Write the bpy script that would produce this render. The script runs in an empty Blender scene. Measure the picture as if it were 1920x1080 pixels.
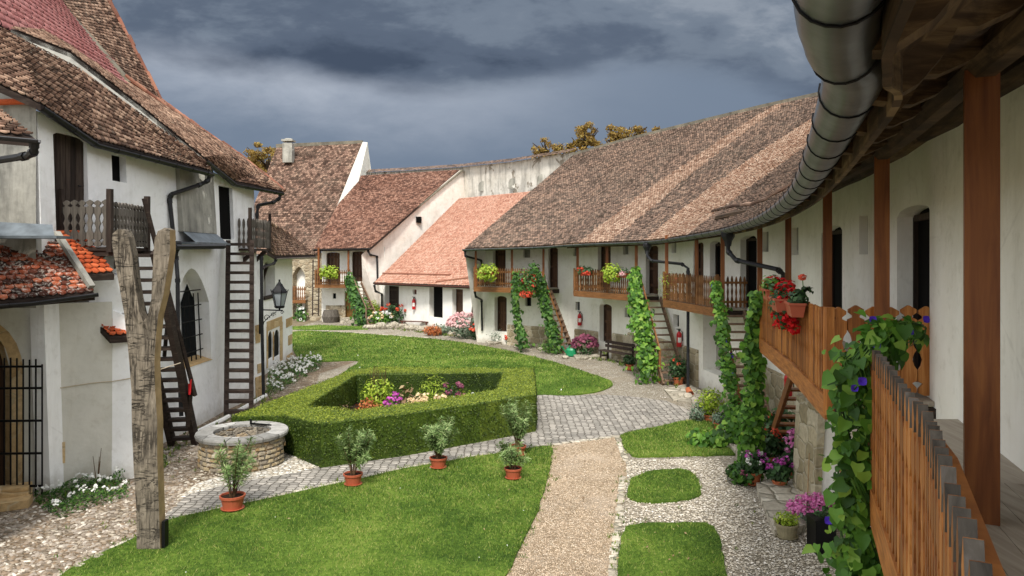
import bpy, math, random
import numpy as np
from mathutils import Vector, Matrix
PI = math.pi
rnd = random.Random(7)
rng = np.random.default_rng(7)
scn = bpy.context.scene
col = scn.collection
R = math.radians
# ---------------------------------------------------------------- camera
F = 1390.0            # focal length in photo pixels (1920 wide)
HY = 480.0            # photo row of the horizon
GZ = -4.65            # courtyard level below the eye
cd = bpy.data.cameras.new('camera'); cam = bpy.data.objects.new('camera', cd); col.objects.link(cam)
cam.location = (0, 0, 0); cam.rotation_euler = (R(90), 0, 0)
cd.sensor_width = 36; cd.lens = F / 1920 * 36; cd.shift_y = -(540 - HY) / 1920
cd.clip_start = .05; cd.clip_end = 3000
scn.camera = cam
# ---------------------------------------------------------------- light
SUN_EL, SUN_AZ = 50, 186      # azimuth of the light, clockwise from +Y
sd = bpy.data.lights.new('sun', 'SUN'); sun = bpy.data.objects.new('sun', sd); col.objects.link(sun)
sd.energy = 2.3; sd.angle = R(11); sd.color = (1, .955, .89)
ddir = Vector((math.sin(R(SUN_AZ)) * math.cos(R(SUN_EL)), math.cos(R(SUN_AZ)) * math.cos(R(SUN_EL)), math.sin(R(SUN_EL))))
sun.rotation_euler = ddir.to_track_quat('Z', 'Y').to_euler()
scn.view_settings.view_transform = 'Standard'; scn.view_settings.look = 'None'
scn.view_settings.gamma = 1; scn.view_settings.exposure = 0.88
w = bpy.data.worlds.new('World'); scn.world = w; w.use_nodes = True
def world():
    nt = w.node_tree; N = nt.nodes; L = nt.links; N.clear()
    def nd(t, **k):
        n = N.new(t)
        for a, b in k.items(): setattr(n, a, b)
        return n
    def mth(op, a, b=None, c=None):
        n = nd('ShaderNodeMath', operation=op)
        for i, v in enumerate((a, b, c)):
            if v is None: continue
            if isinstance(v, (int, float)): n.inputs[i].default_value = v
            else: L.new(v, n.inputs[i])
        return n.outputs[0]
    out = nd('ShaderNodeOutputWorld'); bg = nd('ShaderNodeBackground')
    tc = nd('ShaderNodeTexCoord'); sep = nd('ShaderNodeSeparateXYZ'); L.new(tc.outputs['Generated'], sep.inputs[0])
    x, y, z = sep.outputs
    yy = mth('MAXIMUM', y, .2); xp = mth('DIVIDE', x, yy); zp = mth('DIVIDE', z, yy)
    cmb = nd('ShaderNodeCombineXYZ'); L.new(xp, cmb.inputs[0]); L.new(mth('MULTIPLY', zp, 2.3), cmb.inputs[1]); L.new(mth('MULTIPLY', z, 1.2), cmb.inputs[2])
    def noise(sc, det, rough, dist=0, off=0):
        n = nd('ShaderNodeTexNoise'); n.noise_dimensions = '4D'; n.inputs['W'].default_value = off
        n.inputs['Scale'].default_value = sc; n.inputs['Detail'].default_value = det; n.inputs['Roughness'].default_value = rough; n.inputs['Distortion'].default_value = dist
        L.new(cmb.outputs[0], n.inputs['Vector']); return n.outputs['Fac']
    def ramp(v, stops, interp='EASE'):
        r = nd('ShaderNodeValToRGB'); r.color_ramp.interpolation = interp; e = r.color_ramp.elements
        cc = lambda c: (c, c, c, 1) if isinstance(c, (int, float)) else tuple(c) + (1,)
        e[0].position, e[0].color = stops[0][0], cc(stops[0][1]); e[1].position, e[1].color = stops[-1][0], cc(stops[-1][1])
        for p, c in stops[1:-1]: q = e.new(p); q.color = cc(c)
        L.new(v, r.inputs[0]); return r.outputs[0]
    def mixc(f, a, b_):
        m = nd('ShaderNodeMix', data_type='RGBA'); L.new(f, m.inputs['Factor'])
        for i, v in (('A', a), ('B', b_)):
            if isinstance(v, tuple): m.inputs[i].default_value = v + (1,)
            else: L.new(v, m.inputs[i])
        return m.outputs['Result']
    n1 = noise(2.4, 10, .52, .25, 3.4); n2 = noise(7, 9, .6, .2, 8.1); n3 = noise(1.3, 4, .5, 0, 1.7)
    f = mth('ADD', mth('MULTIPLY', n1, .62), mth('ADD', mth('MULTIPLY', n2, .42), mth('MULTIPLY', n3, .3))); f = mth('SUBTRACT', f, .17)
    # lower edge of the cloud bank as a function of bearing
    ze = ramp(mth('MULTIPLY', mth('ADD', xp, .7), .714), ((0, .285), (.15, .268), (.26, .248), (.36, .228), (.45, .210), (.52, .222), (.6, .25), (.7, .235), (.85, .20), (1, .19)), 'LINEAR')
    dz = mth('SUBTRACT', zp, mth('ADD', ze, mth('MULTIPLY', mth('SUBTRACT', n1, .5), .11)))
    edge = mth('ADD', mth('MULTIPLY', dz, 18), .3)
    soft = nd('ShaderNodeMapRange', interpolation_type='SMOOTHSTEP'); L.new(edge, soft.inputs['Value']); soft.inputs['From Max'].default_value = 1.0
    body = ramp(mth('ADD', f, mth('MULTIPLY', mth('MAXIMUM', dz, 0), .38)), ((.38, (.034, .047, .072)), (.48, (.060, .078, .110)), (.56, (.098, .121, .156)), (.64, (.155, .178, .212)), (.74, (.26, .28, .31))))
    pale = mth('MULTIPLY', ramp(mth('ADD', mth('MULTIPLY', xp, -1.6), .45), ((0, 0.), (1, 1.))), ramp(mth('ADD', mth('MULTIPLY', dz, 7), mth('ADD', .75, mth('MULTIPLY', mth('SUBTRACT', f, .5), 2.2))), ((0, 0.), (1, 1.))))
    low = mixc(mth('MULTIPLY', n3, .8), (.080, .108, .153), (.126, .155, .200)); low = mixc(pale, low, (.26, .285, .33))
    m1 = nd('ShaderNodeMix', data_type='RGBA'); L.new(soft.outputs[0], m1.inputs['Factor']); L.new(low, m1.inputs['A']); L.new(body, m1.inputs['B'])
    # unseen sky overhead, behind and at the sides, brightened to light the walls
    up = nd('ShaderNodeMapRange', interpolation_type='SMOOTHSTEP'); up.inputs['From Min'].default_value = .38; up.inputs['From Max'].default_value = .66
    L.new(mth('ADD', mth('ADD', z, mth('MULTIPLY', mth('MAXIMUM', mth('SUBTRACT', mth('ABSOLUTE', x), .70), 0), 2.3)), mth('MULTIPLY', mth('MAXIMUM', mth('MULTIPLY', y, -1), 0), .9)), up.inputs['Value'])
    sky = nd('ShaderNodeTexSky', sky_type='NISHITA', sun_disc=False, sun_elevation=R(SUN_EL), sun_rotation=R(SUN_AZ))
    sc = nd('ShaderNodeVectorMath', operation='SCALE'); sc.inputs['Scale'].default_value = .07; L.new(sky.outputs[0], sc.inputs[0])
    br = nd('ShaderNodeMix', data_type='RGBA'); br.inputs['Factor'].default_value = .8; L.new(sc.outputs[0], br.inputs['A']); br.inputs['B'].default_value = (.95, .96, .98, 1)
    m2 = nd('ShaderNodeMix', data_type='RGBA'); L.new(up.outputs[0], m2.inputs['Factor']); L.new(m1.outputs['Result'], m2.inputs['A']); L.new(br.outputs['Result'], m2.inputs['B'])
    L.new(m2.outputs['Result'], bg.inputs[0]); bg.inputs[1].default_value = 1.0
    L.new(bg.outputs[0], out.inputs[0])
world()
scn.cycles.max_bounces = 6; scn.cycles.diffuse_bounces = 3; scn.cycles.glossy_bounces = 2; scn.cycles.transmission_bounces = 3; scn.cycles.transparent_max_bounces = 6
scn.cycles.use_denoising = True
# ---------------------------------------------------------------- photo geometry helpers
def P(px, py, Y): return Vector(((px - 960) / F * Y, Y, -(py - HY) / F * Y))
def Gp(px, py, z=GZ):
    Y = -z * F / (py - HY); return Vector(((px - 960) / F * Y, Y, z))
def V(*a): return Vector(a)
# ---------------------------------------------------------------- materials
def lin(h):
    c = [int(h[i:i + 2], 16) / 255 for i in (0, 2, 4)]
    return tuple(((v + .055) / 1.055) ** 2.4 if v > .04045 else v / 12.92 for v in c) + (1,)
class NB:
    def __init__(s, name):
        s.m = bpy.data.materials.new(name); s.m.use_nodes = True
        s.N = s.m.node_tree.nodes; s.L = s.m.node_tree.links; s.N.clear()
        s.out = s.N.new('ShaderNodeOutputMaterial'); s.p = s.N.new('ShaderNodeBsdfPrincipled'); s.L.new(s.p.outputs[0], s.out.inputs[0])
        s.tc = s.N.new('ShaderNodeTexCoord'); s.geo = s.N.new('ShaderNodeNewGeometry')
    def set(s, sock, v):
        if isinstance(v, (int, float, tuple)): sock.default_value = v
        else: s.L.new(v, sock)
    def map(s, scale=(1, 1, 1), rot=(0, 0, 0)):
        n = s.N.new('ShaderNodeMapping'); n.inputs['Scale'].default_value = scale; n.inputs['Rotation'].default_value = rot
        s.L.new(s.tc.outputs['Object'], n.inputs[0]); return n.outputs[0]
    def noise(s, scale, det=4, rough=.55, vec=None, dist=0):
        n = s.N.new('ShaderNodeTexNoise'); n.inputs['Scale'].default_value = scale; n.inputs['Detail'].default_value = det
        n.inputs['Roughness'].default_value = rough; n.inputs['Distortion'].default_value = dist
        s.L.new(vec if vec is not None else s.tc.outputs['Object'], n.inputs['Vector']); return n.outputs['Fac']
    def vor(s, scale, feat='F1', vec=None, rand=1, out='Distance'):
        n = s.N.new('ShaderNodeTexVoronoi'); n.feature = feat; n.inputs['Scale'].default_value = scale; n.inputs['Randomness'].default_value = rand
        s.L.new(vec if vec is not None else s.tc.outputs['Object'], n.inputs['Vector']); return n.outputs[out]
    def ramp(s, fac, *stops, interp='LINEAR'):
        n = s.N.new('ShaderNodeValToRGB'); n.color_ramp.interpolation = interp; e = n.color_ramp.elements
        def cc(c): return lin(c) if isinstance(c, str) else ((c, c, c, 1) if isinstance(c, (int, float)) else c)
        e[0].position = stops[0][0]; e[0].color = cc(stops[0][1]); e[1].position = stops[-1][0]; e[1].color = cc(stops[-1][1])
        for p, c in stops[1:-1]: q = e.new(p); q.color = cc(c)
        s.set(n.inputs[0], fac); return n.outputs[0]
    def mix(s, f, a, b, mode='MIX'):
        n = s.N.new('ShaderNodeMix'); n.data_type = 'RGBA'; n.blend_type = mode
        def cc(c): return lin(c) if isinstance(c, str) else c
        s.set(n.inputs['Factor'], f); s.set(n.inputs['A'], cc(a)); s.set(n.inputs['B'], cc(b)); return n.outputs['Result']
    def math(s, op, a, b=0):
        n = s.N.new('ShaderNodeMath'); n.operation = op; s.set(n.inputs[0], a); s.set(n.inputs[1], b); return n.outputs[0]
    def hsv(s, c, h=.5, sat=1, v=1):
        n = s.N.new('ShaderNodeHueSaturation'); s.set(n.inputs['Hue'], h); s.set(n.inputs['Saturation'], sat); s.set(n.inputs['Value'], v); s.set(n.inputs['Color'], c); return n.outputs[0]
    def bump(s, h, strength=.3, dist=.02):
        n = s.N.new('ShaderNodeBump'); n.inputs['Strength'].default_value = strength; n.inputs['Distance'].default_value = dist
        s.L.new(h, n.inputs['Height']); s.L.new(n.outputs[0], s.p.inputs['Normal'])
    def attr(s, name):
        n = s.N.new('ShaderNodeAttribute'); n.attribute_name = name; return n.outputs['Fac']
    def island(s): return s.geo.outputs['Random Per Island']
    def fin(s, c, rough=.8, metal=0, spec=.3, trans=0):
        s.set(s.p.inputs['Base Color'], c); s.set(s.p.inputs['Roughness'], rough); s.p.inputs['Metallic'].default_value = metal
        s.p.inputs['Specular IOR Level'].default_value = spec
        if trans:
            t = s.N.new('ShaderNodeBsdfTranslucent'); s.set(t.inputs[0], c); mx = s.N.new('ShaderNodeMixShader'); mx.inputs[0].default_value = trans
            s.L.new(s.p.outputs[0], mx.inputs[1]); s.L.new(t.outputs[0], mx.inputs[2]); s.L.new(mx.outputs[0], s.out.inputs[0])
        return s.m
M = {}
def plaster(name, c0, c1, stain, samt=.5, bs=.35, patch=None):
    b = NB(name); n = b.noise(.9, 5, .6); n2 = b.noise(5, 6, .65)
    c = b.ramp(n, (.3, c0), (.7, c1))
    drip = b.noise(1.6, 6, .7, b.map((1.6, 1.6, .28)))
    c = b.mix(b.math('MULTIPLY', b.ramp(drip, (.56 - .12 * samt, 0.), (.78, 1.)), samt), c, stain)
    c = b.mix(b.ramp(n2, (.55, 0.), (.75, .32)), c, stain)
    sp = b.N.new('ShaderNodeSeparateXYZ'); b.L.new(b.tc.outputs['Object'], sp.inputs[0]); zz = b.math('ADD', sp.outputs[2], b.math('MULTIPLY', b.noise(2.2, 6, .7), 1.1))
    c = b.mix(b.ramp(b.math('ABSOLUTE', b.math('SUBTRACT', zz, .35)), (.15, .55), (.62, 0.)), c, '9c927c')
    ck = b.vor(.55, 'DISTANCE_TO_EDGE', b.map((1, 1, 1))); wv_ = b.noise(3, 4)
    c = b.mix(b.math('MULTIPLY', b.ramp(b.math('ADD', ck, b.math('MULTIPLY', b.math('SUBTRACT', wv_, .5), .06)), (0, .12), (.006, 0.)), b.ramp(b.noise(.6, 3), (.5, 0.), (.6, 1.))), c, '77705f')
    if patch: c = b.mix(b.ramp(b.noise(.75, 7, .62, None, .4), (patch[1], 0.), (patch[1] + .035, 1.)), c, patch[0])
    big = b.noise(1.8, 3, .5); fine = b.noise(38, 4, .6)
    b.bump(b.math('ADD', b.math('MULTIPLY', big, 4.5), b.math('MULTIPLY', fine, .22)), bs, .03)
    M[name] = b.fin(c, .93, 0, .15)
plaster('white_plaster', 'e6e3da', 'f3f1ea', 'b7b1a0', .34)
plaster('gallery_plaster', 'e6e3d6', 'f2f0e6', 'aca892', .30)
plaster('church_plaster', 'eeeeec', 'f6f6f4', 'b3aea2', .30, .45, ('cdb58c', .72))
plaster('grey_plaster', 'c3c1b6', 'd8d5ca', 'a49b88', .45, .4, ('bfa77c', .69))
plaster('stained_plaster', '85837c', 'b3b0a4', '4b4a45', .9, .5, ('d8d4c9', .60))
plaster('pink_plaster', 'e4d8cb', 'f1e9e0', 'a89684', .45, .4)
plaster('rampart_plaster', 'bcb6aa', 'dcd7cc', '5b5852', .85, .4, ('837a6c', .58))
plaster('mortar_cap', '625e54', '87806f', '403d36', .8, .6, ('98917f', .62))
def wood(name, stops, sc, rough=.6, spec=.3, bs=.3, wear=None):
    b = NB(name); v = b.map(sc); n = b.noise(1, 7, .62, v, .6); r = b.island()
    f = b.math('ADD', b.math('MULTIPLY', n, .72), b.math('MULTIPLY', r, .28))
    c = b.ramp(f, *stops)
    if wear: c = b.mix(b.ramp(b.noise(3.2, 6, .7), (.5, 0.), (.72, .75)), c, wear)
    b.bump(b.noise(1.6, 5, .6, v, .4), bs, .006)
    M[name] = b.fin(c, rough, 0, spec)
OR = ((.28, '4a2410'), (.45, '7c4318'), (.6, '9c5a24'), (.78, 'b5743a'))
OR = ((.28, '5e3418'), (.45, '8c5426'), (.6, 'b07036'), (.78, 'cc9254'))
wood('stained_wood', OR, (26, 26, 1.6), .5, .35)
wood('brown_slats', ((.28, '3e2616'), (.45, '62401f'), (.6, '7e5632'), (.78, '9a7048')), (26, 26, 1.6), .6, .3)
wood('brown_beam', ((.28, '4a2c18'), (.45, '704826'), (.6, '8a5e36'), (.78, 'a07446')), (3, 3, 26), .6, .3, .3)
wood('stained_beam', OR, (3, 3, 26), .55, .35, .3)
wood('post_wood', ((.3, '4c2810'), (.5, '74431f'), (.75, '96602f')), (14, 14, 1.1), .5, .3)
wood('dark_wood', ((.3, '1d1714'), (.55, '352b25'), (.8, '564a40')), (16, 16, 1.5), .8, .2, .5)
wood('dark_beam', ((.3, '1d1714'), (.55, '352b25'), (.8, '5d5147')), (3, 3, 16), .8, .2, .5)
wood('grey_wood', ((.3, '3c3833'), (.55, '615b53'), (.8, '87807a')), (18, 18, 1.5), .85, .15, .5)
wood('old_beam', ((.3, '2a2016'), (.5, '4c3b29'), (.62, '6c583e'), (.8, '8f7a58')), (2.2, 1.4, 20), .8, .2, .8, '241a12')
wood('brown_door', ((.3, '2a1c14'), (.55, '4a3222'), (.8, '6a4a30')), (20, 20, 1.4), .65, .3, .4)
wood('ochre_door', ((.3, '6a4a24'), (.55, '93703c'), (.8, 'ab8850')), (20, 20, 1.4), .65, .3, .4)
wood('deck_wood', ((.3, '857a6c'), (.55, 'a79c8c'), (.8, 'c2b8a8')), (14, 1.2, 14), .75, .25, .4)
wood('stair_wood', ((.3, '4b3a2c'), (.55, '7a6350'), (.8, 'a08a74')), (5, 5, 18), .8, .2, .5)
def tilemat(name, stops, stripe=None, lichen=None, lam=.5):
    b = NB(name); r = b.island(); n = b.noise(.45, 4, .6)
    f = b.math('ADD', b.math('MULTIPLY', r, .42), b.math('ADD', b.math('MULTIPLY', n, .36), b.math('MULTIPLY', b.noise(1.6, 6, .7), .22)))
    c = b.ramp(f, *stops)
    if stripe:
        c2 = b.ramp(r, *stripe); c = b.mix(b.math('MULTIPLY', b.attr('stripe'), .8), c, c2)
    if lichen:
        sp = b.noise(16, 5, .7); lg = b.noise(.8, 4, .6)
        k = b.math('MULTIPLY', b.ramp(sp, (.5, 0.), (.62, 1.)), b.ramp(lg, (.4, 0.), (.62, lam)))
        c = b.mix(k, c, lichen)
    c = b.hsv(c, .5, 1, b.ramp(b.noise(60, 3, .6), (.3, .75), (.7, 1.15)))
    b.bump(b.noise(50, 4, .6), .3, .01)
    M[name] = b.fin(c, .86, 0, .2)
tilemat('brown_tiles', ((.25, '4a3e34'), (.4, '64544a'), (.52, '7b675a'), (.64, '8f7767'), (.8, 'a88b76')),
        ((0, '94705a'), (.4, 'b08c74'), (.75, 'c2a48c'), (1, 'd2b8a2')), 'a09a88', .35)
tilemat('red_brown_tiles', ((.25, '4c352b'), (.4, '68493c'), (.52, '7e5b4b'), (.64, '936e5d'), (.8, 'aa8672')), None, '57504a', .6)
tilemat('far_tiles', ((.25, '3c2e26'), (.4, '584338'), (.52, '70584b'), (.64, '896d5e'), (.8, 'a88b76')), None, '8d8676', .5)
tilemat('orange_tiles', ((.2, 'a26e5a'), (.4, 'bc8a74'), (.6, 'ca9c86'), (.85, 'd8b29e')), None, 'a08670', .5)
tilemat('church_tiles', ((.22, '362a23'), (.36, '584236'), (.48, '7a5e4e'), (.6, '9a7c68'), (.8, 'c2a48c')), None, 'bdb5a0', .3)
tilemat('porch_tiles', ((.25, '241c1a'), (.4, '4c2c22'), (.5, '7e402c'), (.6, 'a85638'), (.72, 'c47452'), (.85, 'd8b49a')), None, 'dcd8cc', 1.0)
tilemat('fresh_tiles', ((.2, '7e3a22'), (.4, 'b4522e'), (.6, 'cc6238'), (.85, 'dd7c50')), None, '6f5a48', .35)
tilemat('ridge_clay', ((.2, '56392e'), (.4, '7c5040'), (.6, '966450'), (.85, 'ae8269')), None, '6f6658', .7)
tilemat('pink_tiles', ((.2, '9c6460'), (.5, 'ac7470'), (.85, 'bb8780')))
def simple(name, c, rough=.6, metal=0, spec=.3, var=.12, sc=12, bs=.1):
    b = NB(name); b.bump(b.noise(sc * 2, 4), bs, .01)
    cc = b.hsv(lin(c), .5, 1, b.ramp(b.noise(sc, 4), (.3, 1 - var), (.7, 1 + var)))
    M[name] = b.fin(cc, rough, metal, spec)
simple('gutter_metal', '666c6e', .38, .75, .5, .35, 5)
simple('dark_metal', '2a2a2c', .45, .5, .5, .3, 6)
simple('black_iron', '121214', .5, .6, .5, .2, 10)
simple('zinc_flashing', '6f777c', .55, .4, .4, .3, 4)
simple('terracotta', 'b0643f', .75, 0, .3, .15, 7)
simple('plastic_terracotta', 'a8563c', .5, 0, .4, .08, 4)
simple('soil', '2e231b', .95, 0, .1, .4, 25, .8)
simple('red_paint', 'b5161c', .3, 0, .5, .06)
simple('white_paint', 'e8e6e0', .5, 0, .3, .06)
simple('green_plastic', '1e8a5a', .4, 0, .5, .06)
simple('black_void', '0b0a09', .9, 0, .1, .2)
simple('twig', '5a4632', .9, 0, .1, .3, 14)
simple('bark', '3c3228', .95, 0, .1, .4, 9, .8)
simple('fresh_cut_wood', '9c8462', .75, 0, .2, .25, 5, .3)
simple('cable', 'b9ab94', .7, 0, .2, .1)
simple('lamp_glass', '8f9699', .15, 0, .5, .2, 3)
simple('clay_pot', '8d8468', .8, 0, .2, .2, 8, .3)
simple('window_glass', '15181a', .7, 0, .08, .2, 3)
simple('copper_brown', '5a2f24', .5, .2, .4, .2)
def stonemat(name, cols, mortar, scale=(3, 3, 4.5), rand=.8, edge=.05, bs=.8):
    b = NB(name); v = b.map(scale)
    w_ = b.N.new('ShaderNodeVectorMath'); w_.operation = 'ADD'; nn = b.N.new('ShaderNodeTexNoise'); nn.inputs['Scale'].default_value = 1.4
    sc = b.N.new('ShaderNodeVectorMath'); sc.operation = 'SCALE'; sc.inputs['Scale'].default_value = .5
    b.L.new(v, nn.inputs['Vector']); b.L.new(nn.outputs['Color'], sc.inputs[0]); b.L.new(v, w_.inputs[0]); b.L.new(sc.outputs[0], w_.inputs[1]); v = w_.outputs[0]
    d = b.vor(1, 'DISTANCE_TO_EDGE', v, rand); cc = b.vor(1, 'F1', v, rand, 'Color')
    s = b.N.new('ShaderNodeSeparateColor'); b.L.new(cc, s.inputs[0])
    c = b.ramp(s.outputs[0], *cols); c = b.hsv(c, .5, 1, b.ramp(b.noise(9, 6, .7), (.3, .7), (.7, 1.2)))
    mk = b.ramp(d, (edge * .4, 0.), (edge, 1.)); c = b.mix(mk, mortar, c)
    h = b.math('ADD', b.ramp(d, (0, 0.), (edge * 3.2, 1.)), b.math('MULTIPLY', b.noise(18, 5, .6), .3)); b.bump(h, bs, .05)
    M[name] = b.fin(c, .9, 0, .2)
stonemat('rubble_stone', ((0, '8b8478'), (.35, 'a69a86'), (.6, 'b8a88c'), (.8, '9a8060'), (1, 'cfc4ae')), 'b9b2a4', (4.2, 4.2, 7.5))
stonemat('plinth_stone', ((0, '8f8468'), (.4, 'a3967a'), (.7, 'b2a68a'), (1, 'c4baa2')), 'b5ad98', (1.9, 1.9, 3.0), .45, .035, .6)
stonemat('rough_masonry', ((0, '8d8069'), (.4, 'a3937a'), (.7, 'b2a68c'), (1, 'c6bba4')), 'a99f8a', (2.6, 2.6, 4), .9)
stonemat('sandstone', ((0, 'b09266'), (.5, 'bfa377'), (1, 'ccb48c')), 'b9a684', (1.2, 1.2, 1.7), .3, .02, .4)
stonemat('slab_stone', ((0, '9c9484'), (.5, 'b5ac9a'), (1, 'cbc3b2')), '7b7666', (2.6, 2.6, 2.6), .9, .05, .7)
stonemat('weathered_rim', ((0, '83817c'), (.5, 'a19f99'), (1, 'bcbab4')), '4f4d49', (1.1, 1.1, .2), .5, .012, .3)
def leafmat(name, stops, trans=.3, rough=.55, spec=.35, v=1.0):
    b = NB(name); c = b.ramp(b.math('ADD', b.math('MULTIPLY', b.island(), .7), b.math('MULTIPLY', b.noise(2.2, 3), .3)), *stops)
    M[name] = b.fin(c, rough, 0, spec, trans)
leafmat('vine_leaf', ((.1, '22400f'), (.4, '3f6a1c'), (.65, '5f8e2c'), (.86, '8cae46'), (.93, 'b0a850')))
leafmat('ivy_leaf', ((.1, '1a3210'), (.4, '30541c'), (.65, '4a742a'), (.86, '709442'), (.93, '9a9a4a')))
leafmat('hedge_leaf', ((.1, '22320e'), (.4, '384c16'), (.7, '50661e'), (.9, '74822f'), (.97, '80703c')), .2)
leafmat('hedge_new_growth', ((.1, '5c6c24'), (.4, '7a8a2a'), (.7, '98a438'), (.95, 'b6b850')), .3)
leafmat('oleander_leaf', ((.1, '56703a'), (.5, '7a9656'), (.95, 'b0bc82')), .25)
leafmat('dark_leaf', ((.1, '1c3014'), (.5, '33502a'), (.95, '547644')), .2)
leafmat('bright_leaf', ((.1, '6a8a20'), (.5, '97b030'), (.95, 'c4ce58')), .3)
leafmat('grey_leaf', ((.1, '4f6250'), (.5, '6d8068'), (.95, '93a38c')), .2)
leafmat('brown_leaf', ((.1, '5c4a34'), (.5, '8a7050'), (.95, 'b4a078')), .2)
leafmat('autumn_leaf', ((.1, '5e4a22'), (.4, '85682e'), (.7, 'a68a44'), (.95, '8c8c48')), .35)
leafmat('orange_leaf', ((.1, '8c4a24'), (.5, 'b8683a'), (.95, 'cc8c50')), .3)
for nm, a, b_, c in (('red_petal', 'a80c14', 'd0181e', 'e83a34'), ('coral_petal', 'c83c28', 'e05a40', 'f08468'), ('pink_petal', 'c85a9c', 'dc80b8', 'ee a8d0'.replace(' ', '')), ('magenta_petal', 'a83c94', 'c858b4', 'dc80cc'),
                     ('white_petal', 'd8d8d0', 'ecece6', 'fafaf4'), ('cream_petal', 'd8b888', 'e8d0a4', 'f4e4c0'), ('violet_petal', '3a20a0', '5434c0', '7c54d4'), ('purple_flower', '6a3a50', '8a4a60', 'a86478'), ('palepink_petal', 'd8a0a4', 'e8bcbc', 'f4d8d4')):
    leafmat(nm, ((.1, a), (.5, b_), (.95, c)), .3, .6, .2)
# ground materials
def grass():
    b = NB('lawn_ground'); n = b.noise(.5, 6, .65, None, .5); n2 = b.noise(14, 6, .75)
    c = b.ramp(b.math('ADD', b.math('MULTIPLY', n, .5), b.math('MULTIPLY', n2, .5)), (.36, '324a1a'), (.46, '4c6624'), (.56, '6a8432'), (.68, '90984c'))
    b.bump(b.noise(45, 5, .8), .8, .05); M['lawn_ground'] = b.fin(c, .95, 0, .1)
    b = NB('grass_blade'); n = b.noise(.5, 6, .65, None, .5); n3 = b.noise(4.5, 4, .6); c = b.ramp(b.math('ADD', b.math('MULTIPLY', b.math('ADD', b.math('MULTIPLY', n, .6), b.math('MULTIPLY', n3, .4)), .62), b.math('MULTIPLY', b.island(), .38)), (.34, '324c1a'), (.44, '506e24'), (.53, '6c8c32'), (.62, '909f4a'), (.72, 'b6ae6e'))
    M['grass_blade'] = b.fin(c, .6, 0, .25, .3)
grass()
def pebbles(name, scale, cols, gap, edge=.09, bs=1, dirt=None, stretch=(1, 1, 1), rand=1, dthr=.5):
    b = NB(name); v = b.map(stretch)
    d = b.vor(scale, 'DISTANCE_TO_EDGE', v, rand); cc = b.vor(scale, 'F1', v, rand, 'Color')
    s = b.N.new('ShaderNodeSeparateColor'); b.L.new(cc, s.inputs[0])
    c = b.ramp(s.outputs[0], *cols); c = b.mix(b.ramp(d, (edge * .3, 0.), (edge, 1.)), gap, c)
    h = b.ramp(d, (0, 0.), (edge * 3, 1.))
    if dirt:
        k = b.ramp(b.noise(.9, 5, .6), (dthr, 0.), (dthr + .13, .8)); c = b.mix(k, c, dirt)
    c = b.hsv(c, .5, 1, b.ramp(b.noise(1.2, 5, .6), (.3, .82), (.7, 1.12)))
    b.bump(h, bs, .03 if scale < 12 else .02); M[name] = b.fin(c, .9, 0, .2)
pebbles('pale_gravel', 26, ((0, '8d8574'), (.3, 'b5ab98'), (.6, 'd0c8b8'), (.8, 'a29684'), (1, 'ece6da')), '6f6553', .1, 1, 'a09480')
pebbles('sandy_gravel', 30, ((0, '968268'), (.3, 'b59f84'), (.6, 'cdb99e'), (.8, 'a8927a'), (1, 'e0d0b8')), '8a765c', .1, .9, 'c0ae98', dthr=.54)
pebbles('cobbles', 9, ((0, '6a5f50'), (.25, '8d8070'), (.5, 'a59a88'), (.75, '84705a'), (1, 'c4baa8')), '5e4e3a', .1, 1, '83705a', (1, 1.25, 1), 1, .5)
pebbles('white_pebbles', 8.5, ((0, 'c8c0b0'), (.5, 'dcd6c8'), (1, 'f0ece2')), '8a7e68', .1, 1)
pebbles('grey_setts', 5.6, ((0, '8a857d'), (.4, '9a958c'), (.7, 'a8a298'), (1, 'b8b1a6')), '4f493e', .075, 1, None, (1, 1.3, 1), .38)
pebbles('edging', 6, ((0, 'a39a88'), (.5, 'c0b8a8'), (1, 'd8d2c4')), '7a705e', .08, 1)
pebbles('earth', 3, ((0, '6e6450'), (.5, '7a6e58'), (1, '857a62')), '6e6450', .1, .3)
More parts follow.
